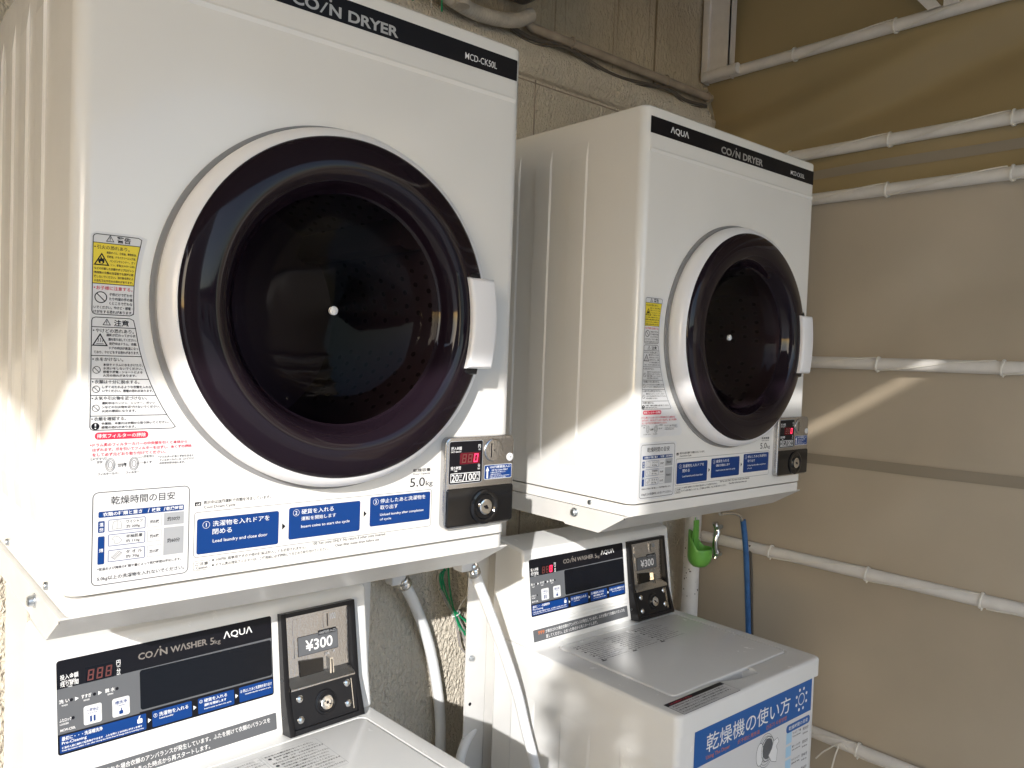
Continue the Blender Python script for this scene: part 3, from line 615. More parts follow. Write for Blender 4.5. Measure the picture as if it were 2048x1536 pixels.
# ================================================================ WASHER (local origin: deck's rear left, floor)
DK = .849
def make_washer(loc, rz, label, lit, poster, leglift):
    root = empty('coin_washer', loc, rz, label=label, cat='washing machine', group='coin washers under the dryers')
    W = .52; FY = -.415; BY = .13
    m = MB(); m.box(.007, W-.007, FY+.007, BY, .03, DK-.038, .012, 3, edges=lambda e: abs(e.verts[0].co.z-e.verts[1].co.z) > .1)
    cab = m.build('cabinet', PAINT2, root)
    m = MB()
    for y0, y1 in ((-.36, -.27), (-.19, -.10), (-.02, .06)):
        for xs, x0 in ((-1, .007), (1, W-.007)):
            V = [(x0, y0, .08), (x0, y1, .08), (x0, y1, DK-.11), (x0, y0, DK-.11)]+[(x0+xs*.002, a, b) for a, b in ((y0+.006, .10), (y1-.006, .10), (y1-.006, DK-.14), (y0+.006, DK-.14))]
            F = [(4, 5, 6, 7), (0, 1, 5, 4), (1, 2, 6, 5), (2, 3, 7, 6), (3, 0, 4, 7)]
            if xs < 0: F = [f[::-1] for f in F]
            m.add(V, F)
    join_into(cab, m)
    for x in (.06, W-.06):
        for y in (FY+.06, BY-.06): m = MB(); m.lathe([(.022, -leglift), (.022, .031)], (x, y, 0), 20, axis='z', close=True); m.build('foot', FOOT, root)
    # deck
    m = MB(); bm = bmesh.new(); bmesh.ops.create_cube(bm, size=1)
    for v in bm.verts: v.co = Vector((W/2+v.co.x*W, (FY+BY)/2+v.co.y*(BY-FY), DK-.0205+v.co.z*.041))
    bmesh.ops.bevel(bm, geom=[e for e in bm.edges if abs(e.verts[0].co.z-e.verts[1].co.z) > .01], offset=.016, segments=5, profile=.5, affect='EDGES')
    bmesh.ops.bevel(bm, geom=[e for e in bm.edges if min(v.co.z for v in e.verts) > DK-.001], offset=.007, segments=4, profile=.5, affect='EDGES')
    m.bm(bm); deck = m.build('top_deck', PAINT2, root)
    LX0, LX1, LY0, LY1 = .0665, .4825, -.350, -.0275
    cm = MB(); cm.prism(Print.rloop(LX0-.004, LY0-.004, LX1+.004, LY1+.004, .016), lambda q, t: (q[0], q[1], t), DK-.006, DK+.02); c1 = cm.build('cutter', PAINT2)
    cm = MB(); lens = [(.186+.130*i/14, -.3545-.026*math.sin(math.pi*.5*min(1, (i/14)*1.25))) for i in range(15)]+[(.322, -.371), (.324, -.362), (.320, -.340), (.186, -.340)]
    cm.prism(lens, lambda q, t: (q[0], q[1], t), DK-.028, DK+.02); c2 = cm.build('cutter', PAINT2)
    cut(deck, [c1]); cut(deck, [c2])
    # lid
    lid_loop = Print.rloop(LX0, LY0, LX1, LY1, .014)
    m = MB(); m.prism(lid_loop, lambda q, t: (q[0], q[1], t), DK-.0055, DK+.0012, bev=.0030, seg=3); lid = m.build('lid', PAINT2, root, angle=50)
    p = Print(lambda u, v, h: (u, v, DK+.0012+h))
    rows = ['警告  感電・けが・火災の恐れがあります', '運転中はふたを開けないでください。', '回転が完全に止まるまで手を入れないでください。', '引火物の付着した衣類を入れないでください。', '防水性の衣類は洗わないでください。', '異常時は運転を中止してください。']
    for c in range(3):
        u0 = .088+.100*c; p.frame(u0-.004, -.148, u0+.092, -.045, .003, .0003, LGREY, 0)
        for r_ in range(11):
            v0 = -.056-.0085*r_
            p.text(rows[(r_+2*c) % 6], u0+(.010 if r_ % 3 else 0), v0, .076 if r_ % 2 else .082, .0045, INK, 0)
            if r_ % 3 == 1: (p.no_entry if c % 2 else p.circ)(u0+.004, v0+.002, .003, INK, 0)
        p.rect(u0-.002, -.1465, u0+.012, -.1425, INK, 0)
    p.build('lid_label', lid)
    p = Print(lambda u, v, h: (u, v, DK+h))
    p.rrect(.0200, -.4115, .2035, -.3620, .0015, BLACK, 0); p.rrect(.0210, -.4105, .2025, -.3735, .0012, LABELW, 1)
    p.text('ふたを閉めてください', .030, -.3715, .070, .0065, RED, 1, .02)
    for k, s_ in enumerate(['洗濯物を取り出すときは回転が止まったことを確認して', 'からふたを開けてください。回転中の衣類に手を触れると', '手が巻き込まれてけがをする恐れがあります。', '＊ふたの上に物を載せないでください。']): p.text(s_, .026, -.3815-.0080*k, .165 if k < 3 else .11, .0046, INK, 2)
    p.build('deck_sticker', deck)
    # control panel body
    A = (.0045, -.0025, DK-.0005); K = (.0045, .009, .907); T = (.0045, .0297, 1.060)
    prof = [(-.0030, DK-.001), (.009, .907), (.0297, 1.060), (.036, 1.064), (.128, 1.078), (.130, DK-.001)]
    m = MB(); m.prism(prof, lambda q, t: (t, q[0], q[1]), .0, W)
    cp = m.build('control_housing', PAINT2, root)
    md = cp.modifiers.new('b', 'BEVEL'); md.width = .007; md.segments = 3; md.limit_method = 'ANGLE'; md.angle_limit = math.radians(30)
    ev = Vector((0, T[1]-K[1], T[2]-K[2])).normalized(); nn = Vector((0, -ev.z, ev.y))
    PF = lambda u, v, h: tuple(Vector(K)+Vector((u, 0, 0))+ev*v+nn*h)
    ev2 = Vector((0, K[1]-A[1], K[2]-A[2])).normalized(); nn2 = Vector((0, -ev2.z, ev2.y))
    LF = lambda u, v, h: tuple(Vector(K)+Vector((u, 0, 0))+ev2*v+nn2*(h+.0004))
    m = MB()
    for v0 in (-.004, -.012): m = MB(); m.prism([(v0-.0022, 0), (v0-.0008, .0012), (v0+.0008, .0012), (v0+.0022, 0)], lambda q, t: LF(t, q[0], q[1]), .014, .332); m.build('panel_rib', PAINT2, root)
    p = Print(LF); p.rrect(.0120, -.0460, .3310, -.0195, .0018, GREYP, 0)
    p.text('999', .0260, -.0320, .0200, .0085, ORANGE, 1, .02, shear=.1)
    p.text('が表示された場合衣類のアンバランスが発生しています。ふたを開けて衣類のバランスを', .0500, -.0320, .2700, .0078, WHITE, 1); p.text('直してください。止まった時点から再スタートします。', .0500, -.0430, .1700, .0078, WHITE, 1)
    p.build('imbalance_sticker', root)
    # printed control panel
    p = Print(PF)
    p.rrect(.0115, .0095, .3295, .1370, .004, BLACK, 0)
    p.face([(.0118, .0375), (.1190, .0375), (.1190, .0390), (.3285, .0390), (.3285, .1015), (.1190, .0995), (.0118, .0985)], GREYP, 1)
    p.rrect(.1205, .0415, .3275, .0985, .004, DARKP, 2)
    p.text('投入金額', .0160, .1100, .0230, .0072, WHITE, 1, .012); p.text('INPUT AMOUNT', .0180, .1065, .0180, .0024, WHITE, 1); p.text('残り時間', .0160, .1005, .0230, .0068, WHITE, 1, .012); p.text('TIME', .0250, .0987, .0060, .0018, WHITE, 2)
    p.rect(.0480, .0985, .0855, .1200, DARKP, 1)
    for k, c in enumerate('888'): p.seg('8', .0500+.0118*k, .1012, .0080, .0150, LEDOFF, 2)
    if lit: p.seg('0', .0736, .1012, .0080, .0150, LEDON, 3)
    p.text('円', .0890, .1135, .0055, .0070, WHITE, 1, .012); p.text('YEN', .0892, .1105, .0048, .0022, WHITE, 1); p.text('分', .0890, .1020, .0055, .0065, WHITE, 1, .012); p.text('MIN', .0892, .0995, .0048, .0020, WHITE, 2)
    p.text('CO', .1190, .1135, .0210, .0100, TAUPE, 1, .025); p.face([(.1408, .1133), (.1428, .1133), (.1490, .1238), (.1470, .1238)], TAUPE, 1); p.circ(.1508, .1262, .0013, TAUPE, 1); p.text('N', .1500, .1135, .0112, .0100, TAUPE, 1, .025); p.text('WΛSHER', .1655, .1135, .0565, .0100, TAUPE, 1, .025); p.text('5', .2265, .1120, .0065, .0105, TAUPE, 1); p.text('kg', .2335, .1098, .0095, .0085, TAUPE, 1)
    p.text('ΛQUΛ', .2480, .1150, .0480, .0125, WHITE, 1, .012)
    for s_, e_, u in (('洗 い', 'WASH', .0140), ('すすぎ', 'RINSE', .0420), ('脱 水', 'SPIN', .0730)):
        p.text(s_, u, .0785, .0130, .0056, WHITE, 2); p.text(e_, u+.003, .0745, .0075, .0022, WHITE, 2)
    for u in (.0295, .0590, .0890): p.circ(u, .0808, .0022, BLACK, 2, 16)
    for u in (.0340, .0640): p.face([(u, .0782), (u+.0048, .0808), (u, .0836)], WHITE, 2)
    p.text('ふたロック', .0140, .0535, .0150, .0048, WHITE, 2); p.text('LOCKED', .0145, .0495, .0110, .0024, WHITE, 2); p.circ(.0310, .0560, .0022, BLACK, 2, 16); p.text('MCW-C50L', .0150, .0410, .0190, .0034, WHITE, 2)
    for u0, t1, t2 in ((.0445, '一時停止', 'PAUSE'), (.0820, '槽洗浄', 'CLEANING')):
        p.rrect(u0, .0412, u0+.0235, .0672, .0028, LABELW, 2); p.ring(u0+.0118, .0542, .0112, .0003, LGREY, 3); p.text(t1, u0+.0118, .0582, .0160, .0050, BLUE, 3, .01, 'C'); p.text(t2, u0+.0118, .0552, .0120, .0020, BLUE, 3, 0, 'C')
    p.rect(.0525, .0445, .0550, .0525, BLUE, 3); p.rect(.0572, .0445, .0597, .0525, BLUE, 3)
    p.rrect(.0910, .0440, .0965, .0490, .0012, BLUE, 3); p.line((.0938, .0490), (.0945, .0525), .0014, BLUE, 3)
    for u0, u1 in ((.0140, .1280), (.1365, .1950), (.2045, .2620), (.2705, .3278)): p.rrect(u0, .0122, u1, .0352, .0016, BLUE, 1)
    for u in (.1305, .1975, .2642): p.face([(u, .0205), (u+.0045, .0238), (u, .0272)], WHITE, 1)
    p.text('最初に・・・洗濯槽洗浄', .0165, .0282, .0520, .0056, WHITE, 2, .012); p.text('Pre-Cleaning', .0165, .0222, .0310, .0050, WHITE, 2, .008); p.text('硬貨投入前に無料で槽洗浄ができます', .0165, .0175, .0520, .0030, WHITE, 2); p.text('ふたを閉じ１分以内にボタンを押す', .0720, .0175, .0500, .0030, WHITE, 2); p.text('Press the button within 1 min. after closing the lid for free of charge before inserting coins.', .0165, .0138, .1080, .0026, WHITE, 2)
    p.rrect(.1155, .0235, .1225, .0300, .0015, WHITE, 2); p.face([(.1170, .0300), (.1185, .0300), (.1200, .0345), (.1180, .0335)], WHITE, 2)
    p.text('① 洗濯物を入れる', .1385, .0255, .0510, .0062, WHITE, 2, .008); p.text('Load laundry', .1470, .0210, .0200, .0030, WHITE, 2)
    p.text('② 硬貨を入れる', .2065, .0275, .0440, .0055, WHITE, 2, .008); p.text('運転を開始します', .2140, .0215, .0350, .0042, WHITE, 2); p.text('Insert coins to start the cycle', .2140, .0165, .0430, .0026, WHITE, 2)
    p.text('③ 停止したあと洗濯物を取り出す', .2722, .0260, .0540, .0052, WHITE, 2, .008); p.text('Unload laundry after completion of cycle', .2800, .0215, .0440, .0026, WHITE, 2)
    p.build('control_panel', root)
    # coin box
    cb = empty('coin_box', (0, 0, 0)); cb.parent = root; del cb['kind']
    def PB(q, t): return PF(q[0], q[1], t)
    prof = [(-.0575, .001), (-.0575, .030), (.005, .016), (.1375, .012), (.1375, .001)]
    m = MB()
    for u0, u1 in ((.3405, .3505), (.4730, .4830)): m.prism(prof, lambda q, t: PF(t, q[0], q[1]), u0, u1, bev=.0015)
    m.prism([(.1300, .001), (.1300, .0118), (.1372, .0118), (.1372, .001)], lambda q, t: PF(t, q[0], q[1]), .3505, .4730)
    m.prism([(-.0573, .001), (-.0573, .0295), (-.0500, .0282), (-.0500, .001)], lambda q, t: PF(t, q[0], q[1]), .3505, .4730)
    frame = m.build('coin_frame', SATINB, cb, angle=30)
    for v0, u0 in ((.030, .3405), (.030, .4830), (-.030, .3405), (-.030, .4830)): 
        m = MB(); m.lathe([(.0022, -.0006), (.0022, .0006), (.0001, .0006)], PF(u0, v0, .008), 10, axis='x'); m.build('frame_screw', ZINC, frame)
    m = MB(); m.prism([(.1298, .001), (.1298, .0062), (.055, .0052), (.030, .0062), (.0135, .0190), (.0110, .0190), (.0110, .001)], lambda q, t: PF(t, q[0], q[1]), .3507, .4728)
    cplate = m.build('coin_plate', STEELB, cb, angle=20)
    m = MB()
    m.prism(Print.rloop(.3640, .0950, .4130, .1240, .004), lambda q, t: PF(q[0], q[1], t), .0058, .0066)
    m.prism(Print.rloop(.4220, .0980, .4500, .1260, .003), lambda q, t: PF(q[0], q[1], t), .0058, .0068)
    m.prism(Print.rloop(.3660, .0580, .4530, .0970, .003), lambda q, t: PF(q[0], q[1], t), .0058, .0064)
    m.build('raised_plate', STEELB, cplate, angle=20)
    p = Print(lambda u, v, h: PF(u, v, h+.0066))
    p.rrect(.3720, .0605, .4490, .0930, .0015, BLACK, 0); p.rrect(.3727, .0612, .4483, .0923, .0012, GREYP, 1); p.rect(.4110, .0885, .4460, .0965, BLACK, 1); p.text('100円投入口', .4125, .0900, .0320, .0048, LGREY, 2)
    p.text('¥300', .3860, .0665, .0520, .0185, WHITE, 2, .014, res=4)
    p.rect(.4290, .1010, .4306, .1225, BLACK, 2); p.text('100', .4350, .1110, .0110, .0110, LGREY, 2)
    p.text('返却', .4230, .0530, .0070, .0040, LGREY, 0); p.text('押', .4380, .0545, .0040, .0040, LGREY, 0)
    p.build('price_sticker', cb)
    m = MB(); m.box(0, 1, 0, 1, 0, 1)
    m.v = [PF(.3740+.044*x, .0280+.026*y*(1-.15*x), .0055+.0030*z) for x, y, z in m.v]; m.build('reject_cup', GLOSSB, cb, smooth=False)
    m = MB(); m.prism([(.4275, .0175), (.4360, .0175), (.4345, .0480), (.4285, .0480)], lambda q, t: PF(q[0], q[1], t), .0050, .0125); lev = m.build('return_lever', CHROME, cb, angle=20)
    m = MB(); m.prism([(.4312, .0200), (.4330, .0200), (.4328, .0450), (.4315, .0450)], lambda q, t: PF(q[0], q[1], t), .0126, .0132); m.build('lever_slot', BLACK, lev, smooth=False)
    m = MB(); m.prism([(.0108, .001), (.0108, .0165), (-.0498, .0240), (-.0498, .001)], lambda q, t: PF(t, q[0], q[1]), .3508, .4727); lockp = m.build('lock_plate', SATINB, cb, angle=20)
    def LP(u, v, h): return PF(u, v, .0165+(.0108-v)*.124+h)
    def disc(u, v, prof, n=20):
        vs = []; fs = []
        for r_, h in prof:
            for k in range(n): a = 2*math.pi*k/n; vs.append(LP(u+r_*math.cos(a), v+r_*math.sin(a), h))
        for i in range(len(prof)-1):
            for k in range(n): fs.append((i*n+k, i*n+(k+1) % n, (i+1)*n+(k+1) % n, (i+1)*n+k))
        m.add(vs, fs)
    for u, v in ((.3655, -.0036), (.4560, .0000), (.3640, -.0365), (.4545, -.0335)): m = MB(); disc(u, v, [(.0062, 0), (.0060, .0015), (.0045, .0026), (.0001, .0030)]); m.build('rivet', CHROME, lockp)
    m = MB(); disc(.4120, -.0200, [(.0205, 0), (.0195, .0020), (.0165, .0025), (.0150, .0010), (.0001, .0008)], 36); m.build('lock_bezel', SATINB, lockp)
    m = MB(); disc(.4125, -.0200, [(.0118, .0005), (.0116, .0060), (.0105, .0070), (.0070, .0072), (.0066, .0064), (.0001, .0064)], 32); m.build('lock', CHROME, lockp, angle=25)
    m = MB(); disc(.4125, -.0200, [(.0026, .0060), (.0024, .0070), (.0001, .0070)], 14); disc(.4080, -.0170, [(.0012, .0060), (.0012, .0076), (.0001, .0076)], 8); disc(.4170, -.0230, [(.0012, .0060), (.0012, .0076), (.0001, .0076)], 8); m.build('keyhole', BLACK, lockp)
    m = MB(); m.prism([(.4635, -.044), (.4650, -.044), (.4650, .006), (.4635, .006)], lambda q, t: LP(q[0], q[1], t), -.001, .0018); m.build('guide_bar', CHROME, lockp, smooth=False)
    if poster:
        p = Print(lambda u, v, h: (u-.985, FY+.0066-h, v+Z0))
        p.rect(1.0440, -.790, 1.4785, -.4055, LABELW, 0); p.rect(1.0440, -.4790, 1.4785, -.4055, BLUE2, 1)
        p.text('乾燥機の使い方', 1.0830, -.4590, .3050, .0370, WHITE, 2, .0035, res=4)
        p.text('Using The Dryer', 1.0830, -.4740, .0800, .0100, ORANGE, 2, .01); p.text('烘干机使用方法', 1.1900, -.4735, .0800, .0095, ORANGE, 2); p.text('건조기 사용방법', 1.2950, -.4735, .0800, .0095, ORANGE, 2)
        p.ring(1.4350, -.4430, .0135, .0024, WHITE, 2)
        for k in range(8): a = math.radians(22.5+45*k); p.circ(1.4350+.0225*math.cos(a), -.4430+.0235*math.sin(a), .0036, WHITE, 2, 14)
        p.rrect(1.3770, -.5060, 1.4765, -.4880, .008, BLUE2, 1); p.text('乾燥時間の目安', 1.3870, -.5015, .080, .0090, WHITE, 2, .01)
        for r in (.050, .043, .034): p.ring(1.2980, -.5180, r*.62, .0010, GREYP, 1, 32, r*.72)
        p.circ(1.3050, -.5160, .020, GREYP, 2, 28, .022); p.ring(1.3050, -.5160, .0250, .0015, GREYP, 2, 32, .0270); p.circ(1.2750, -.5200, .014, WHITE, 2, 28, .024); p.ring(1.2750, -.5200, .0145, .0012, GREYP, 3, 28, .0245)
        hand = [(1.3080, -.532), (1.3200, -.520), (1.3260, -.505), (1.3420, -.502), (1.3480, -.512), (1.3380, -.520), (1.3440, -.530), (1.3400, -.555), (1.3200, -.548)]
        p.face(hand, WHITE, 3); p.loop(hand, .0009, GREYP, 4)
        p.rect(1.1800, -.590, 1.2200, -.555, PALEB, 1); p.ring(1.1700, -.552, .014, .0011, INK, 2); p.text('¥', 1.1700, -.560, None, .0160, INK, 2, .01, 'C'); p.rect(1.1560, -.545, 1.1620, -.528, BLACK, 2)
        fing = [(1.1840, -.556), (1.1840, -.545), (1.1890, -.545), (1.1890, -.553), (1.1930, -.553), (1.1930, -.543), (1.1985, -.543), (1.1985, -.553), (1.2025, -.553), (1.2025, -.545), (1.2080, -.545), (1.2080, -.556)]
        p.face(fing, PALEB, 2); p.loop(fing, .0006, INK, 3)
        for k in range(6):
            z = -.530-.030*k; p.rect(1.3790, z, 1.4010, z+.0240, PALEB, 1)
            p.text(['Tシャツ・下着', '靴下・ハンカチ', 'ワイシャツ', 'ジーンズ', 'バスタオル', 'タオルケット'][k], 1.4050, z+.015, .034, .0055, INK, 1); p.text(['T-shirts, underwear', 'Socks, handkerchief', 'Shirts', 'Jeans', 'Bath towel', 'Blanket'][k], 1.4050, z+.008, .034, .0040, INK, 1)
            p.text(['約30分', '約30分', '約40分', '約60分', '約60分', '約80分'][k], 1.4480, z+.012, .024, .0080, INK, 1); p.text('30-40 min', 1.4480, z+.003, .022, .0040, INK, 1)
        for k in range(5): p.text(['①洗濯物を入れてドアを閉める', 'Load laundry and close the door', '②100円硬貨を入れる', 'Insert 100 yen coins', '③停止したあと洗濯物を取り出す'][k], 1.062, -.640-.026*k, .20, .011, INK, 1)
        p.build('instruction_poster', root)
    return root
w2 = make_washer((.985, .300, 0), 0, 'far coin washer with a blue and white instruction poster on its front', True, True, 0)
off = (-.96212963, -.09711526, .01594345)
w1 = make_washer((.985+off[0], .300+off[1], off[2]), .05096424, 'near coin washer at the lower left, unlit display, no poster, under the big dryer', False, False, off[2])

# ================================================================ HOSES AND WIRES
def hose(pts, r, label, ferr=True):
    root = empty('water_hose', pts[0], label=label, cat='hose', group='white vinyl hoses')
    P = [Vector(q)-Vector(pts[0]) for q in pts]
    m = MB(); m.tube(P, r, 16, smooth=10); m.build('hose_tube', HOSEW, root)
    if ferr:
        d = (P[1]-P[0]).normalized(); 
        m = MB(); a = P[0]-d*.004
        pr = [(0, r*1.05), (.004, r*1.35), (.010, r*1.35), (.013, r*1.15), (.018, r*1.35), (.026, r*1.35), (.030, r*1.1)]
        m.tube([a+d*x for x, _ in pr], [q for _, q in pr], 18); m.build('ferrule', CHROME, root, angle=50)
        m = MB(); m.tube([a-d*.05, a+d*.002], r*.9, 14); m.box(a.x-.034, a.x-.006, a.y-.016, a.y+.016, a.z-.012, a.z+.030, .005); m.build('valve_body', LABELW, root)
    return root
U = unproj
hose([U('y', .56, 803, 1158), U('y', .58, 832, 1215), U('y', .595, 858, 1290), U('y', .597, 875, 1380), U('y', .595, 881, 1460), U('y', .59, 878, 1560)], .0135, 'white hose hanging in front of the stucco between the two washers')
hose([U('x', .795, 942, 1130), U('x', .835, 972, 1205), U('x', .875, 1003, 1290), U('x', .915, 1034, 1385), U('x', .935, 1052, 1460), U('x', .945, 1072, 1545), U('x', .950, 1078, 1640)], .0108, 'white hose slanting down across the far washer and its post')
hose([U('y', .50, 1000, 1370), U('y', .48, 953, 1445), U('y', .46, 925, 1500), U('y', .45, 912, 1570)], .0115, 'short white hose end showing low behind the near washer beside the steel post', ferr=False)

root = empty('wire_bundle', U('y', .585, 905, 1225), label='coiled green and grey wires tied with a white cable tie against the stucco', cat='wires')
O = root.location
def wires(name, paths, r, mt, par=root):
    m = MB()
    for pth, y in paths: m.tube([U('y', y, *q)-O for q in pth], r, 8, smooth=8)
    return m.build(name, mt, par)
wires('green_wire', [([(893, 1120), (884, 1165), (890, 1195), (908, 1230), (925, 1255), (938, 1262), (960, 1260)], .585), ([(891, 1140), (880, 1150), (884, 1178), (897, 1205), (912, 1232), (930, 1270), (942, 1250), (925, 1236), (908, 1222)], .580),
                     ([(896, 1130), (900, 1180), (908, 1222), (918, 1250), (934, 1268), (944, 1256), (928, 1240), (906, 1218)], .575), ([(935, 1308), (940, 1340), (946, 1362), (952, 1364)], .58), ([(936, 1310), (945, 1312), (958, 1310)], .585),
                     ([(881, 1150), (882, 1170), (894, 1200), (909, 1226), (922, 1262), (936, 1258)], .582), ([(884, 1148), (889, 1175), (900, 1208)], .578)], .0022, GREENW)
wires('grey_wire', [([(880, 1178), (892, 1205), (910, 1235), (916, 1270), (922, 1295), (934, 1308)], .586), ([(882, 1180), (900, 1212), (914, 1240), (928, 1275), (936, 1312)], .580), ([(914, 1230), (930, 1262), (946, 1290), (956, 1308)], .583), ([(886, 1190), (905, 1222), (924, 1256), (940, 1284), (952, 1296)], .587)], .0026, GREYW)
m = MB(); c = U('y', .582, 912, 1228)-O; m.tube([c+Vector((.011*math.cos(a), .008*math.sin(a), .004*math.cos(a))) for a in [2*math.pi*i/16 for i in range(17)]], .0016, 6, cap=False); m.tube([U('y', .575, 914, 1224)-O, U('y', .57, 922, 1208)-O, U('y', .57, 934, 1193)-O], .0014, 6); m.build('cable_tie', WPLAST, root)

# ================================================================ PIPES AND UNIT HIGH ON THE WALL
root = empty('wall_conduit', (1.19, .6, Z0+1.15), label='beige conduit pipe clipped along the wall above the ledge', cat='conduit')
m = MB(); m.tube([(-.02, .0, .02), (0, 0, .004), (.05, 0, .002), (.40, .001, .004), (.79, 0, .004)], .0125, 14, smooth=6); m.build('pipe', CONDUIT, root)
for x in (.15, .56, .77):
    m = MB(); m.tube([(x+.001*math.cos(a), .015*math.cos(a), .004+.0155*math.sin(a)) for a in [2*math.pi*i/14 for i in range(15)]], .0022, 6, cap=False); m.build('clip', CONDUIT, root)
root = empty('wall_cable', (1.19, .6, Z0+1.12), label='thin dusty cables sagging just below the conduit', cat='cable')
m = MB()
for k, dz in enumerate((0, -.010, .006)): m.tube([(-.12, .006, .035), (0, .003, .004+dz), (.14, .002, .018+dz*.5), (.33, -.001, -.012+dz), (.56, .001, .012+dz*.4), (.66, 0, -.004+dz), (.77, 0, .006+dz*.4)], .0034-.0006*k, 8, smooth=8)
m.build('cable_run', CABLE, root)
root = empty('insulated_pipe', (.9, .56, Z0+1.12), label='white taped pipe lagging curling over the near dryer', cat='insulated pipe')
m = MB(); 
pts = spline([Vector(q) for q in ((-.10, -.02, .06), (-.04, -.01, .012), (.05, .0, -.005), (.14, .01, .002), (.22, .015, .022), (.27, .02, .052))], 40)
m.tube(pts, [.0170+.0011*((i//2) % 2) for i in range(len(pts))], 16); m.build('lagging', TAPE, root)
m = MB(); pts = spline([Vector(q) for q in ((.015, -.03, -.02), (.018, -.025, .10), (.02, -.02, .26))], 60)
m.tube(pts, [.0165+.0010*((i//2) % 2) for i in range(len(pts))], 16); m.build('riser', TAPE, root)
root = empty('drain_wires', (.84, .55, Z0+1.12), label='thin green and pink wires dropping behind the top of the near dryer', cat='wires')
m = MB(); m.tube([(.030, 0, -.04), (.026, .0, .08), (.02, 0, .30)], .0022, 8, smooth=6); m.tube([(-.05, 0, -.04), (-.045, .0, .08), (-.03, 0, .30)], .0022, 8, smooth=6); m.build('green_wire', GREENW, root)
m = MB(); m.tube([(.0, 0, -.04), (-.006, .0, .08), (-.02, 0, .30)], .0024, 8, smooth=6); m.build('pink_wire', TAPE, root)
root = empty('vent_hood', (1.06, .5, Z0+1.185), label='dark grey rounded metal hood on the wall at the top edge above the near dryer', cat='vent hood')
m = MB(); m.box(-.12, .12, -.10, .12, .012, .26, .03, 4); m.build('hood_shell', DARKG, root)
m = MB(); m.lathe([(.055, .016), (.052, -.004), (.040, -.006), (.038, .010)], (-.02, -.02, 0), 32, axis='z'); m.build('outlet', SATINB, root)

# ================================================================ TARPAULIN WALL, PIPES, CORD
TX = 1.972
PIPES = [(1.2165, 'top', .60), (.913, 'second', .45), (.779, 'third', .45), (.3065, 'fourth', .45), (-.272, 'fifth', .55), (-.765, 'lowest', .55)]
zl = sorted([p_[0] for p_ in PIPES]+[-1.20, 1.75])
def tarp_x(y, z):
    b = 0
    for a, c in zip(zl[:-1], zl[1:]):
        if a <= z <= c:
            t = (z-a)/(c-a); b = math.sin(math.pi*t)**.8*min(.045, .10*(c-a))
    if .913 < z < 1.2165:
        t = (z-.913)/.3035
        b += (.022*math.sin(9*(z*2.2+y*.55)+.6+.8*math.sin(3*y))+.008*math.sin(22*(z*1.7+y*.35)+math.sin(5*y)))*math.sin(math.pi*t)
    else: b += .006*math.sin(7*y+5*z)+.005*math.sin(11*z-5*y)+.003*math.sin(19*z+8*y+math.sin(6*y))
    return TX+.016+b
m = MB(); ny, nz = 150, 220; Y0, Y1 = -3.0, .64
V = []; F = []
for j in range(nz+1):
    z = -1.20+2.95*j/nz
    for i in range(ny+1):
        y = Y0+(Y1-Y0)*i/ny; x = tarp_x(y, z)
        for zp, _, _ in PIPES:                       # puckers where the cords pull the cloth
            for k in range(-5, 3):
                yk = .005+.295*k; dy = y-yk; dz = z-zp; d2 = (dy/.03)**2+(dz/.06)**2
                if d2 < 9: x += .006*math.exp(-d2)*math.cos(dy*90)
        V.append((x, y, z+Z0))
for j in range(nz):
    for i in range(ny): F.append((j*(ny+1)+i, (j+1)*(ny+1)+i, (j+1)*(ny+1)+i+1, j*(ny+1)+i+1))
tw = empty('tarpaulin_wall', (0, 0, 0), label='beige vinyl tarpaulin sheet laced to the white pipes on the right', cat='tarpaulin')
jc = round((.779+1.20)/2.95*nz)
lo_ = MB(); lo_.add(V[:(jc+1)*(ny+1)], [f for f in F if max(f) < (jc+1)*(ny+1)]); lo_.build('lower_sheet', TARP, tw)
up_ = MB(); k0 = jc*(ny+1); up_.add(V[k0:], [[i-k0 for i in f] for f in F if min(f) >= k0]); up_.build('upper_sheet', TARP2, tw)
m = MB()
for z0, z1 in ((.006, .036), (.842, .868)):
    A = []; 
    n = 60
    for i in range(n+1):
        y = Y0+(Y1-Y0)*i/n; sag = (.012 if z0 < .5 else .0)*(-(y))
        for z in (z0, z1): A.append((tarp_x(y, z)-.0035, y, z+Z0+sag))
    m.add(A, [(2*i, 2*i+1, 2*i+3, 2*i+2) for i in range(n)])
m.build('seam_band', HEM, tw)

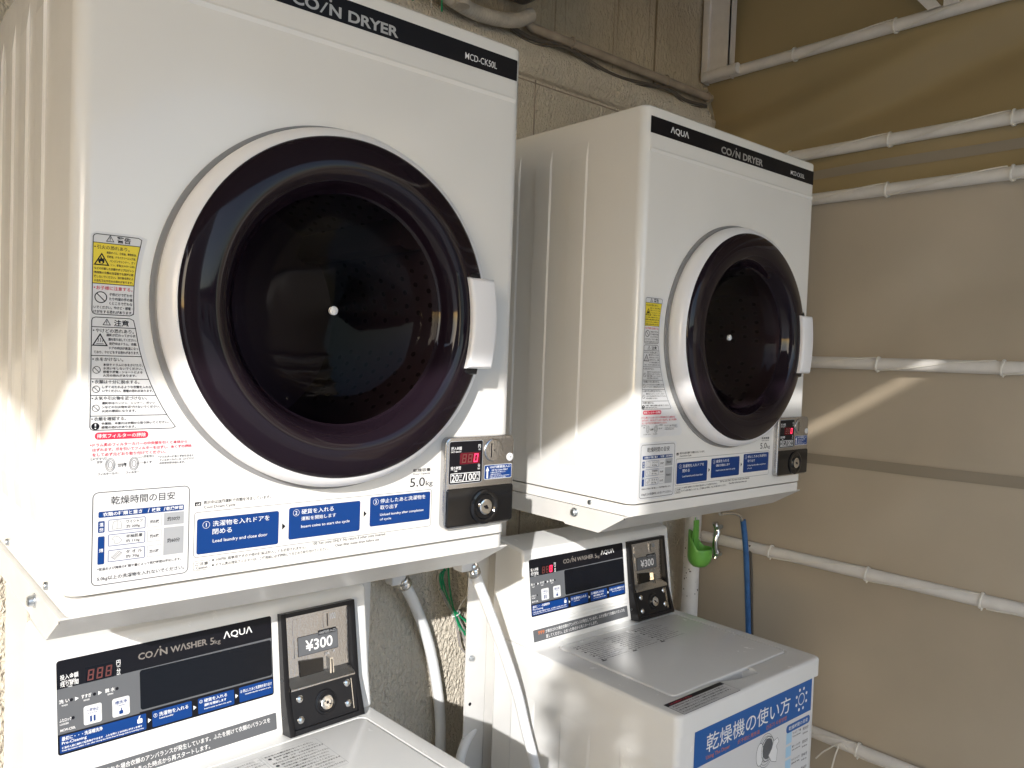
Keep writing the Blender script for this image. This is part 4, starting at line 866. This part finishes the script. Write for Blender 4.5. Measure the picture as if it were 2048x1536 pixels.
R = .0165
for z, nm, yend in PIPES:
    root = empty('tent_pipe', (TX, 0, Z0+z), label='%s horizontal white pipe across the tarpaulin%s' % ({'top': 'topmost', 'second': 'second', 'third': 'third', 'fourth': 'fourth', 'fifth': 'fifth', 'lowest': 'lowest'}[nm], {'top': ', fixed to the steel channel', 'second': ' from the top, right above a dark seam band', 'third': ' from the top, close under the seam band', 'fourth': ' from the top, level with the far dryer door', 'fifth': ' from the top, passing behind the green cup', 'lowest': ', near the floor behind the poster washer'}[nm]), cat='pipe', group='white tent pipes')
    m = MB(); m.tube([(0, yend, 0), (0, -3.0, 0)], R, 20); m.build('pipe', PIPEW, root, angle=60)
    rp = empty('lacing_cord', (TX, 0, Z0+z), label='white cord wound round the %s pipe' % ({'top': 'topmost', 'second': 'second highest', 'third': 'third highest', 'fourth': 'door level', 'fifth': 'green cup level', 'lowest': 'lowest'}[nm])+', tying the tarpaulin to it', cat='cord', group='cord lacings on the tent pipes')
    prev = None; sp = []
    for k in range(-4, 2):
        mt = MB(); yk = .005+.295*k+random.uniform(-.012, .012)*(0 if k in (0, 1) else 1)
        q = []
        for i in range(41):
            a = 2*math.pi*i/20; q.append(((R+.0025)*math.cos(a), yk+(i/40-.5)*.0045+.0015*math.sin(a*2), (R+.0025)*math.sin(a)))
        q += [(-R*.35, yk-.003, -R-.002), (-R*.55, yk-.002, -R-.006)]
        mt.tube(q, .0021, 7); mt.build('knot', ROPE, rp)
    for k in range(1, -5, -1):
        yk = .005+.295*k
        for i in range(25):
            t = i/24; a = math.radians(250-145*t); sp.append(((R+.0016)*math.cos(a), yk-.006-.283*t, (R+.0016)*math.sin(a)))
        sp.append((R+.004, yk-.292, .0)); 
    ml = MB(); ml.tube(sp, .0016, 7); ml.build('spiral_cord', ROPE, rp)

root = empty('steel_channel', (1.965, .57, Z0+1.2), label='white folded steel channel standing in the tent corner at the top', cat='steel channel')
m = MB(); m.box(-.012, -.008, -.052, .045, .0, .6); m.box(-.012, .02, -.052, -.048, .0, .6); m.box(-.012, .02, .041, .045, .0, .6); m.box(-.024, -.012, .02, .045, .0, .6, .003); m.build('channel_section', PIPEW, root, smooth=False)
m = MB(); m.tube([(-.014, -.09, .0165), (-.014, .035, .0165)], .0165, 18); m.build('pipe_stub', PIPEW, root)
root = empty('corner_pole', (1.925, .555, 0), label='white painted pole with dark specks in the corner behind the far washer', cat='pole')
m = MB(); m.tube([(0, 0, 0), (0, 0, 2.2)], .0265, 24); m.build('pole', PIPEW, root)
m = MB()
for k in range(70):
    a = random.uniform(math.pi*.8, math.pi*1.9); z = random.uniform(.75, 1.12); s_ = random.uniform(.0008, .0028)
    r = .0267; c = Vector((r*math.cos(a), r*math.sin(a), z)); tu = Vector((-math.sin(a), math.cos(a), 0))
    m.add([c+tu*s_*math.cos(q)+Vector((0, 0, s_*1.2*math.sin(q))) for q in [2*math.pi*i/7 for i in range(7)]], [list(range(7))])
m.build('rust_speck', SPECK, root, smooth=False)
# green cup hung on the pole, chrome clamp, blue handled bar
gp = U('y', .47, 1400, 1100)
root = empty('green_cup', gp, label='green plastic cup hooked on the corner pole under the far dryer', cat='cup')
m = MB(); n = 28; prof = []
V = []; F = []
rings = 10
for j in range(rings+1):
    t = j/rings; zb = -.055+.062*t
    for k in range(n):
        a = 2*math.pi*k/n; rr = .041*math.sqrt(max(0, 1-(1-min(1, t*1.6))**2))+.002
        z = zb if t < .7 else zb+(t-.7)/.3*(.055*max(0, math.cos(a-math.radians(120))))
        V.append((rr*math.cos(a), rr*.8*math.sin(a), z))
for j in range(rings):
    for k in range(n): F.append((j*n+k, j*n+(k+1) % n, (j+1)*n+(k+1) % n, (j+1)*n+k))
m.add(V, F); m.tube([(-.032, .01, .005), (-.022, .012, .06), (-.010, .014, .10)], .0016, 8); o = m.build('cup', GREENC, root)
sd = o.modifiers.new('s', 'SOLIDIFY'); sd.thickness = .002
m = MB(); m.box(-.010, .014, .016, .022, -.01, .09, .002); m.build('back_strap', GREENC, root)
cp_ = U('y', .45, 1430, 1085)
root = empty('pipe_clamp', cp_, label='chrome pipe clamp beside the green cup', cat='clamp')
m = MB()
m.tube([(-.004, 0, .062), (.004, -.004, .035), (-.006, -.006, .012), (-.003, -.004, -.012), (.006, -.004, -.034), (.002, 0, -.050)], [.010, .012, .009, .010, .012, .008], 12, smooth=5); m.build('clamp_band', CHROME, root)
m = MB(); m.tube([(-.012, -.012, .048), (.014, -.012, .052)], .006, 6); m.tube([(-.008, -.012, -.036), (.014, -.012, -.036)], .0055, 6); m.build('clamp_bolt', ZINC, root, angle=20)
root = empty('bent_bar', U('y', .36, 1488, 1130), label='bent metal bar with a blue rubber grip hanging beside the green cup', cat='bar')
O = root.location
m = MB(); m.tube([U('y', .36, *q)-O for q in ((1440, 1028), (1462, 1026), (1478, 1030), (1485, 1042), (1487, 1060))], .0052, 12, smooth=6); m.build('rod', CHROME, root)
m = MB(); m.tube([U('y', .36, *q)-O for q in ((1486, 1040), (1491, 1090), (1494, 1150), (1496, 1230), (1498, 1330))], .0085, 14, smooth=6); m.build('rubber_grip', RUBBERB, root)
m = MB(); m.tube([U('y', .365, *q)-O for q in ((1500, 1090), (1503, 1150), (1504, 1230), (1506, 1330))], .004, 10, smooth=6); m.build('cord', CABLE, root)
# gusset at the top right
root = empty('pipe_gusset', (TX-.012, -.10, Z0+1.235), label='white bolted plate and slanting flat brace on the topmost pipe', cat='bracket')
m = MB(); m.box(-.010, -.004, -.060, -.022, -.012, .16, .002); m.build('plate', PIPEW, root, smooth=False)
m = MB(); m.prism([(-.020, -.012), (.045, .075), (.10, .15), (.145, .15), (.012, -.014)], lambda q, t: (t, q[0], q[1]), -.020, -.014); m.build('brace', PIPEW, root, smooth=False)
m = MB(); m.lathe([(.007, 0), (.006, -.006), (.001, -.007)], (-.010, -.042, .028), 12, axis='x'); m.build('bolt', ZINC, root)

root = empty('loose_cord', (TX-.012, .06, Z0-.765), label='loose white cord ends hanging in a V from the lowest pipe', cat='cord')
m = MB(); m.tube([(-.010, .055, -.062), (-.014, .03, -.03), (-.012, -.008, .003), (-.012, -.002, -.03), (-.008, .010, -.080)], .0022, 7, smooth=6); m.tube([(-.012, -.008, .006), (-.014, -.02, .012), (-.014, -.035, .002)], .0022, 7, smooth=6); m.build('cord', ROPE, root)

# ================================================================ ROOF, ADDED BLOCKERS, STREET (seen in reflections, cast the shade)
EY = -2.2; EZ = Z0+.268+.57*2.2
rf = empty('canopy', (0, 0, EZ), label='beige tarpaulin canopy over the laundry corner', cat='canopy')
m = MB(); n = 40; V = []; F = []
for j in range(n+1):
    t = j/n; y = EY+(WY-EY)*t
    for i in range(n+1):
        x = -2.5+4.5*i/n; z = .26*t+(.02*math.sin(i*.7)*math.sin(math.pi*t))
        V.append((x, y, z))
for j in range(n):
    for i in range(n): F.append((j*(n+1)+i, j*(n+1)+i+1, (j+1)*(n+1)+i+1, (j+1)*(n+1)+i))
m.add(V, F); m.build('roof_sheet', ROOFT, rf)
m = MB(); m.tube([(-2.5, EY, 0), (2.0, EY, 0)], .02, 14); m.build('eave_pipe', PIPEW, rf)
m = MB()
for x in (-2.0, -.9, .3, 1.5): m.tube([(x, EY, -.035), (x, WY, .225)], .017, 12)
m.build('rafter_pipe', PIPEW, rf)
lt = empty('added_side_blocker', (-2.6, 0, 0), label='added pale grey tarpaulin cutting sky light from the left, out of view', cat='tarpaulin')  # added out of view to hold back sky light from the left
m = MB(); V = []; F = []; n = 40
for i in range(n+1):
    y = -1.35+1.96*i/n
    for z in (.03, Z0+1.60): V.append((.012*math.sin(y*14), y, z))
m.add(V, [(2*i, 2*i+2, 2*i+3, 2*i+1) for i in range(n)]); m.build('tarpaulin_sheet', mat('pale grey vinyl', (.56, .565, .56), .45), lt)
m = MB(); m.tube([(0, -1.36, 0), (0, -1.36, Z0+1.55)], .02, 12); m.build('end_pole', PIPEW, lt)
SY = -3.0; SX = 1.0+1.06*SY; SH = Z0+.268-.57*SY-.045
sh = empty('sun_blocker_shed', (SX, SY, 0), label='added shed-shaped sun blocker in front of the laundry corner, out of view', cat='sun blocker')  # added behind the camera to shade the right side, leaving a thin sun streak
m = MB(); m.box(0, 1.75, -1.2, 0, 0, SH-.08); m.build('wall', BWALL, sh, smooth=False)
m = MB(); m.box(-.002, 1.76, -1.22, .002, SH-.08, SH); m.build('roof', PIPEW, sh, smooth=False)
m = MB(); m.box(1.12, 1.755, -.9, .0, SH+.001, SH+.26); m.build('streak_blocker', PIPEW, sh, smooth=False)  # raised block added to end the sun streak on the tarpaulin
m = MB(); m.box(.45, 1.25, .0, .03, .02, 2.0); dd = m.build('door', PIPEW, sh, smooth=False)
m = MB(); m.box(.52, .54, .03, .07, .95, 1.10); m.build('handle', CHROME, dd)
tr = empty('added_dapple_tree', (SX-.02, SY+.12, 0), label='added leafy tree shape dappling the sun beside the blocker, out of view', cat='tree')  # added out of view so its leaves dapple and widen the shade
m = MB(); m.tube([(0, 0, 0), (.02, .01, 1.2), (.05, -.01, 2.3), (.06, 0, 2.7)], [.03]*10+[.02]*10+[.01]*10, 8, smooth=10); m.build('trunk', SPECK, tr)
m = MB(); rl = random.Random(3)
for k in range(2600):
    z = .5+2.25*rl.random(); rr = .125*math.sqrt(max(.02, 1-((z-1.5)/1.3)**2))*math.sqrt(rl.random())*(.75+.5*math.sin(z*9+1)**2); a = rl.random()*6.283
    c = Vector((.02+rr*math.cos(a), rr*math.sin(a), z)); t1 = Vector((rl.gauss(0, 1), rl.gauss(0, 1), rl.gauss(-.4, .6))).normalized(); t2 = t1.orthogonal().normalized(); l = rl.uniform(.02, .04)
    m.add([c-t1*l, c+t2*l*.45, c+t1*l, c-t2*l*.45], [(0, 1, 2, 3)])
m.build('crown', mat('leaves', (.05, .09, .025), .5, var=.3), tr, smooth=False)
bd = empty('guessed_street_house', (-2, -26, 0), label='guessed low house across the street, placed only for the reflections', cat='house')  # guessed house, placed for what the glass reflects
m = MB(); m.box(-16, 16, -4, 0, 0, 3.0); m.build('wall', BWALL, bd, smooth=False)
m = MB(); m.prism([(.5, 2.95), (-2, 4.1), (-4.5, 2.95)], lambda q, t: (t, q[0], q[1]), -16.4, 16.4); m.build('roof', BROOF, bd, smooth=False)
for k in range(7):
    m = MB(); x = -14+4.5*k; m.box(x, x+1.8, 0, .06, .9, 2.2); m.build('window', BGLASS, bd, smooth=False)

bpy.data.objects.remove(_to)
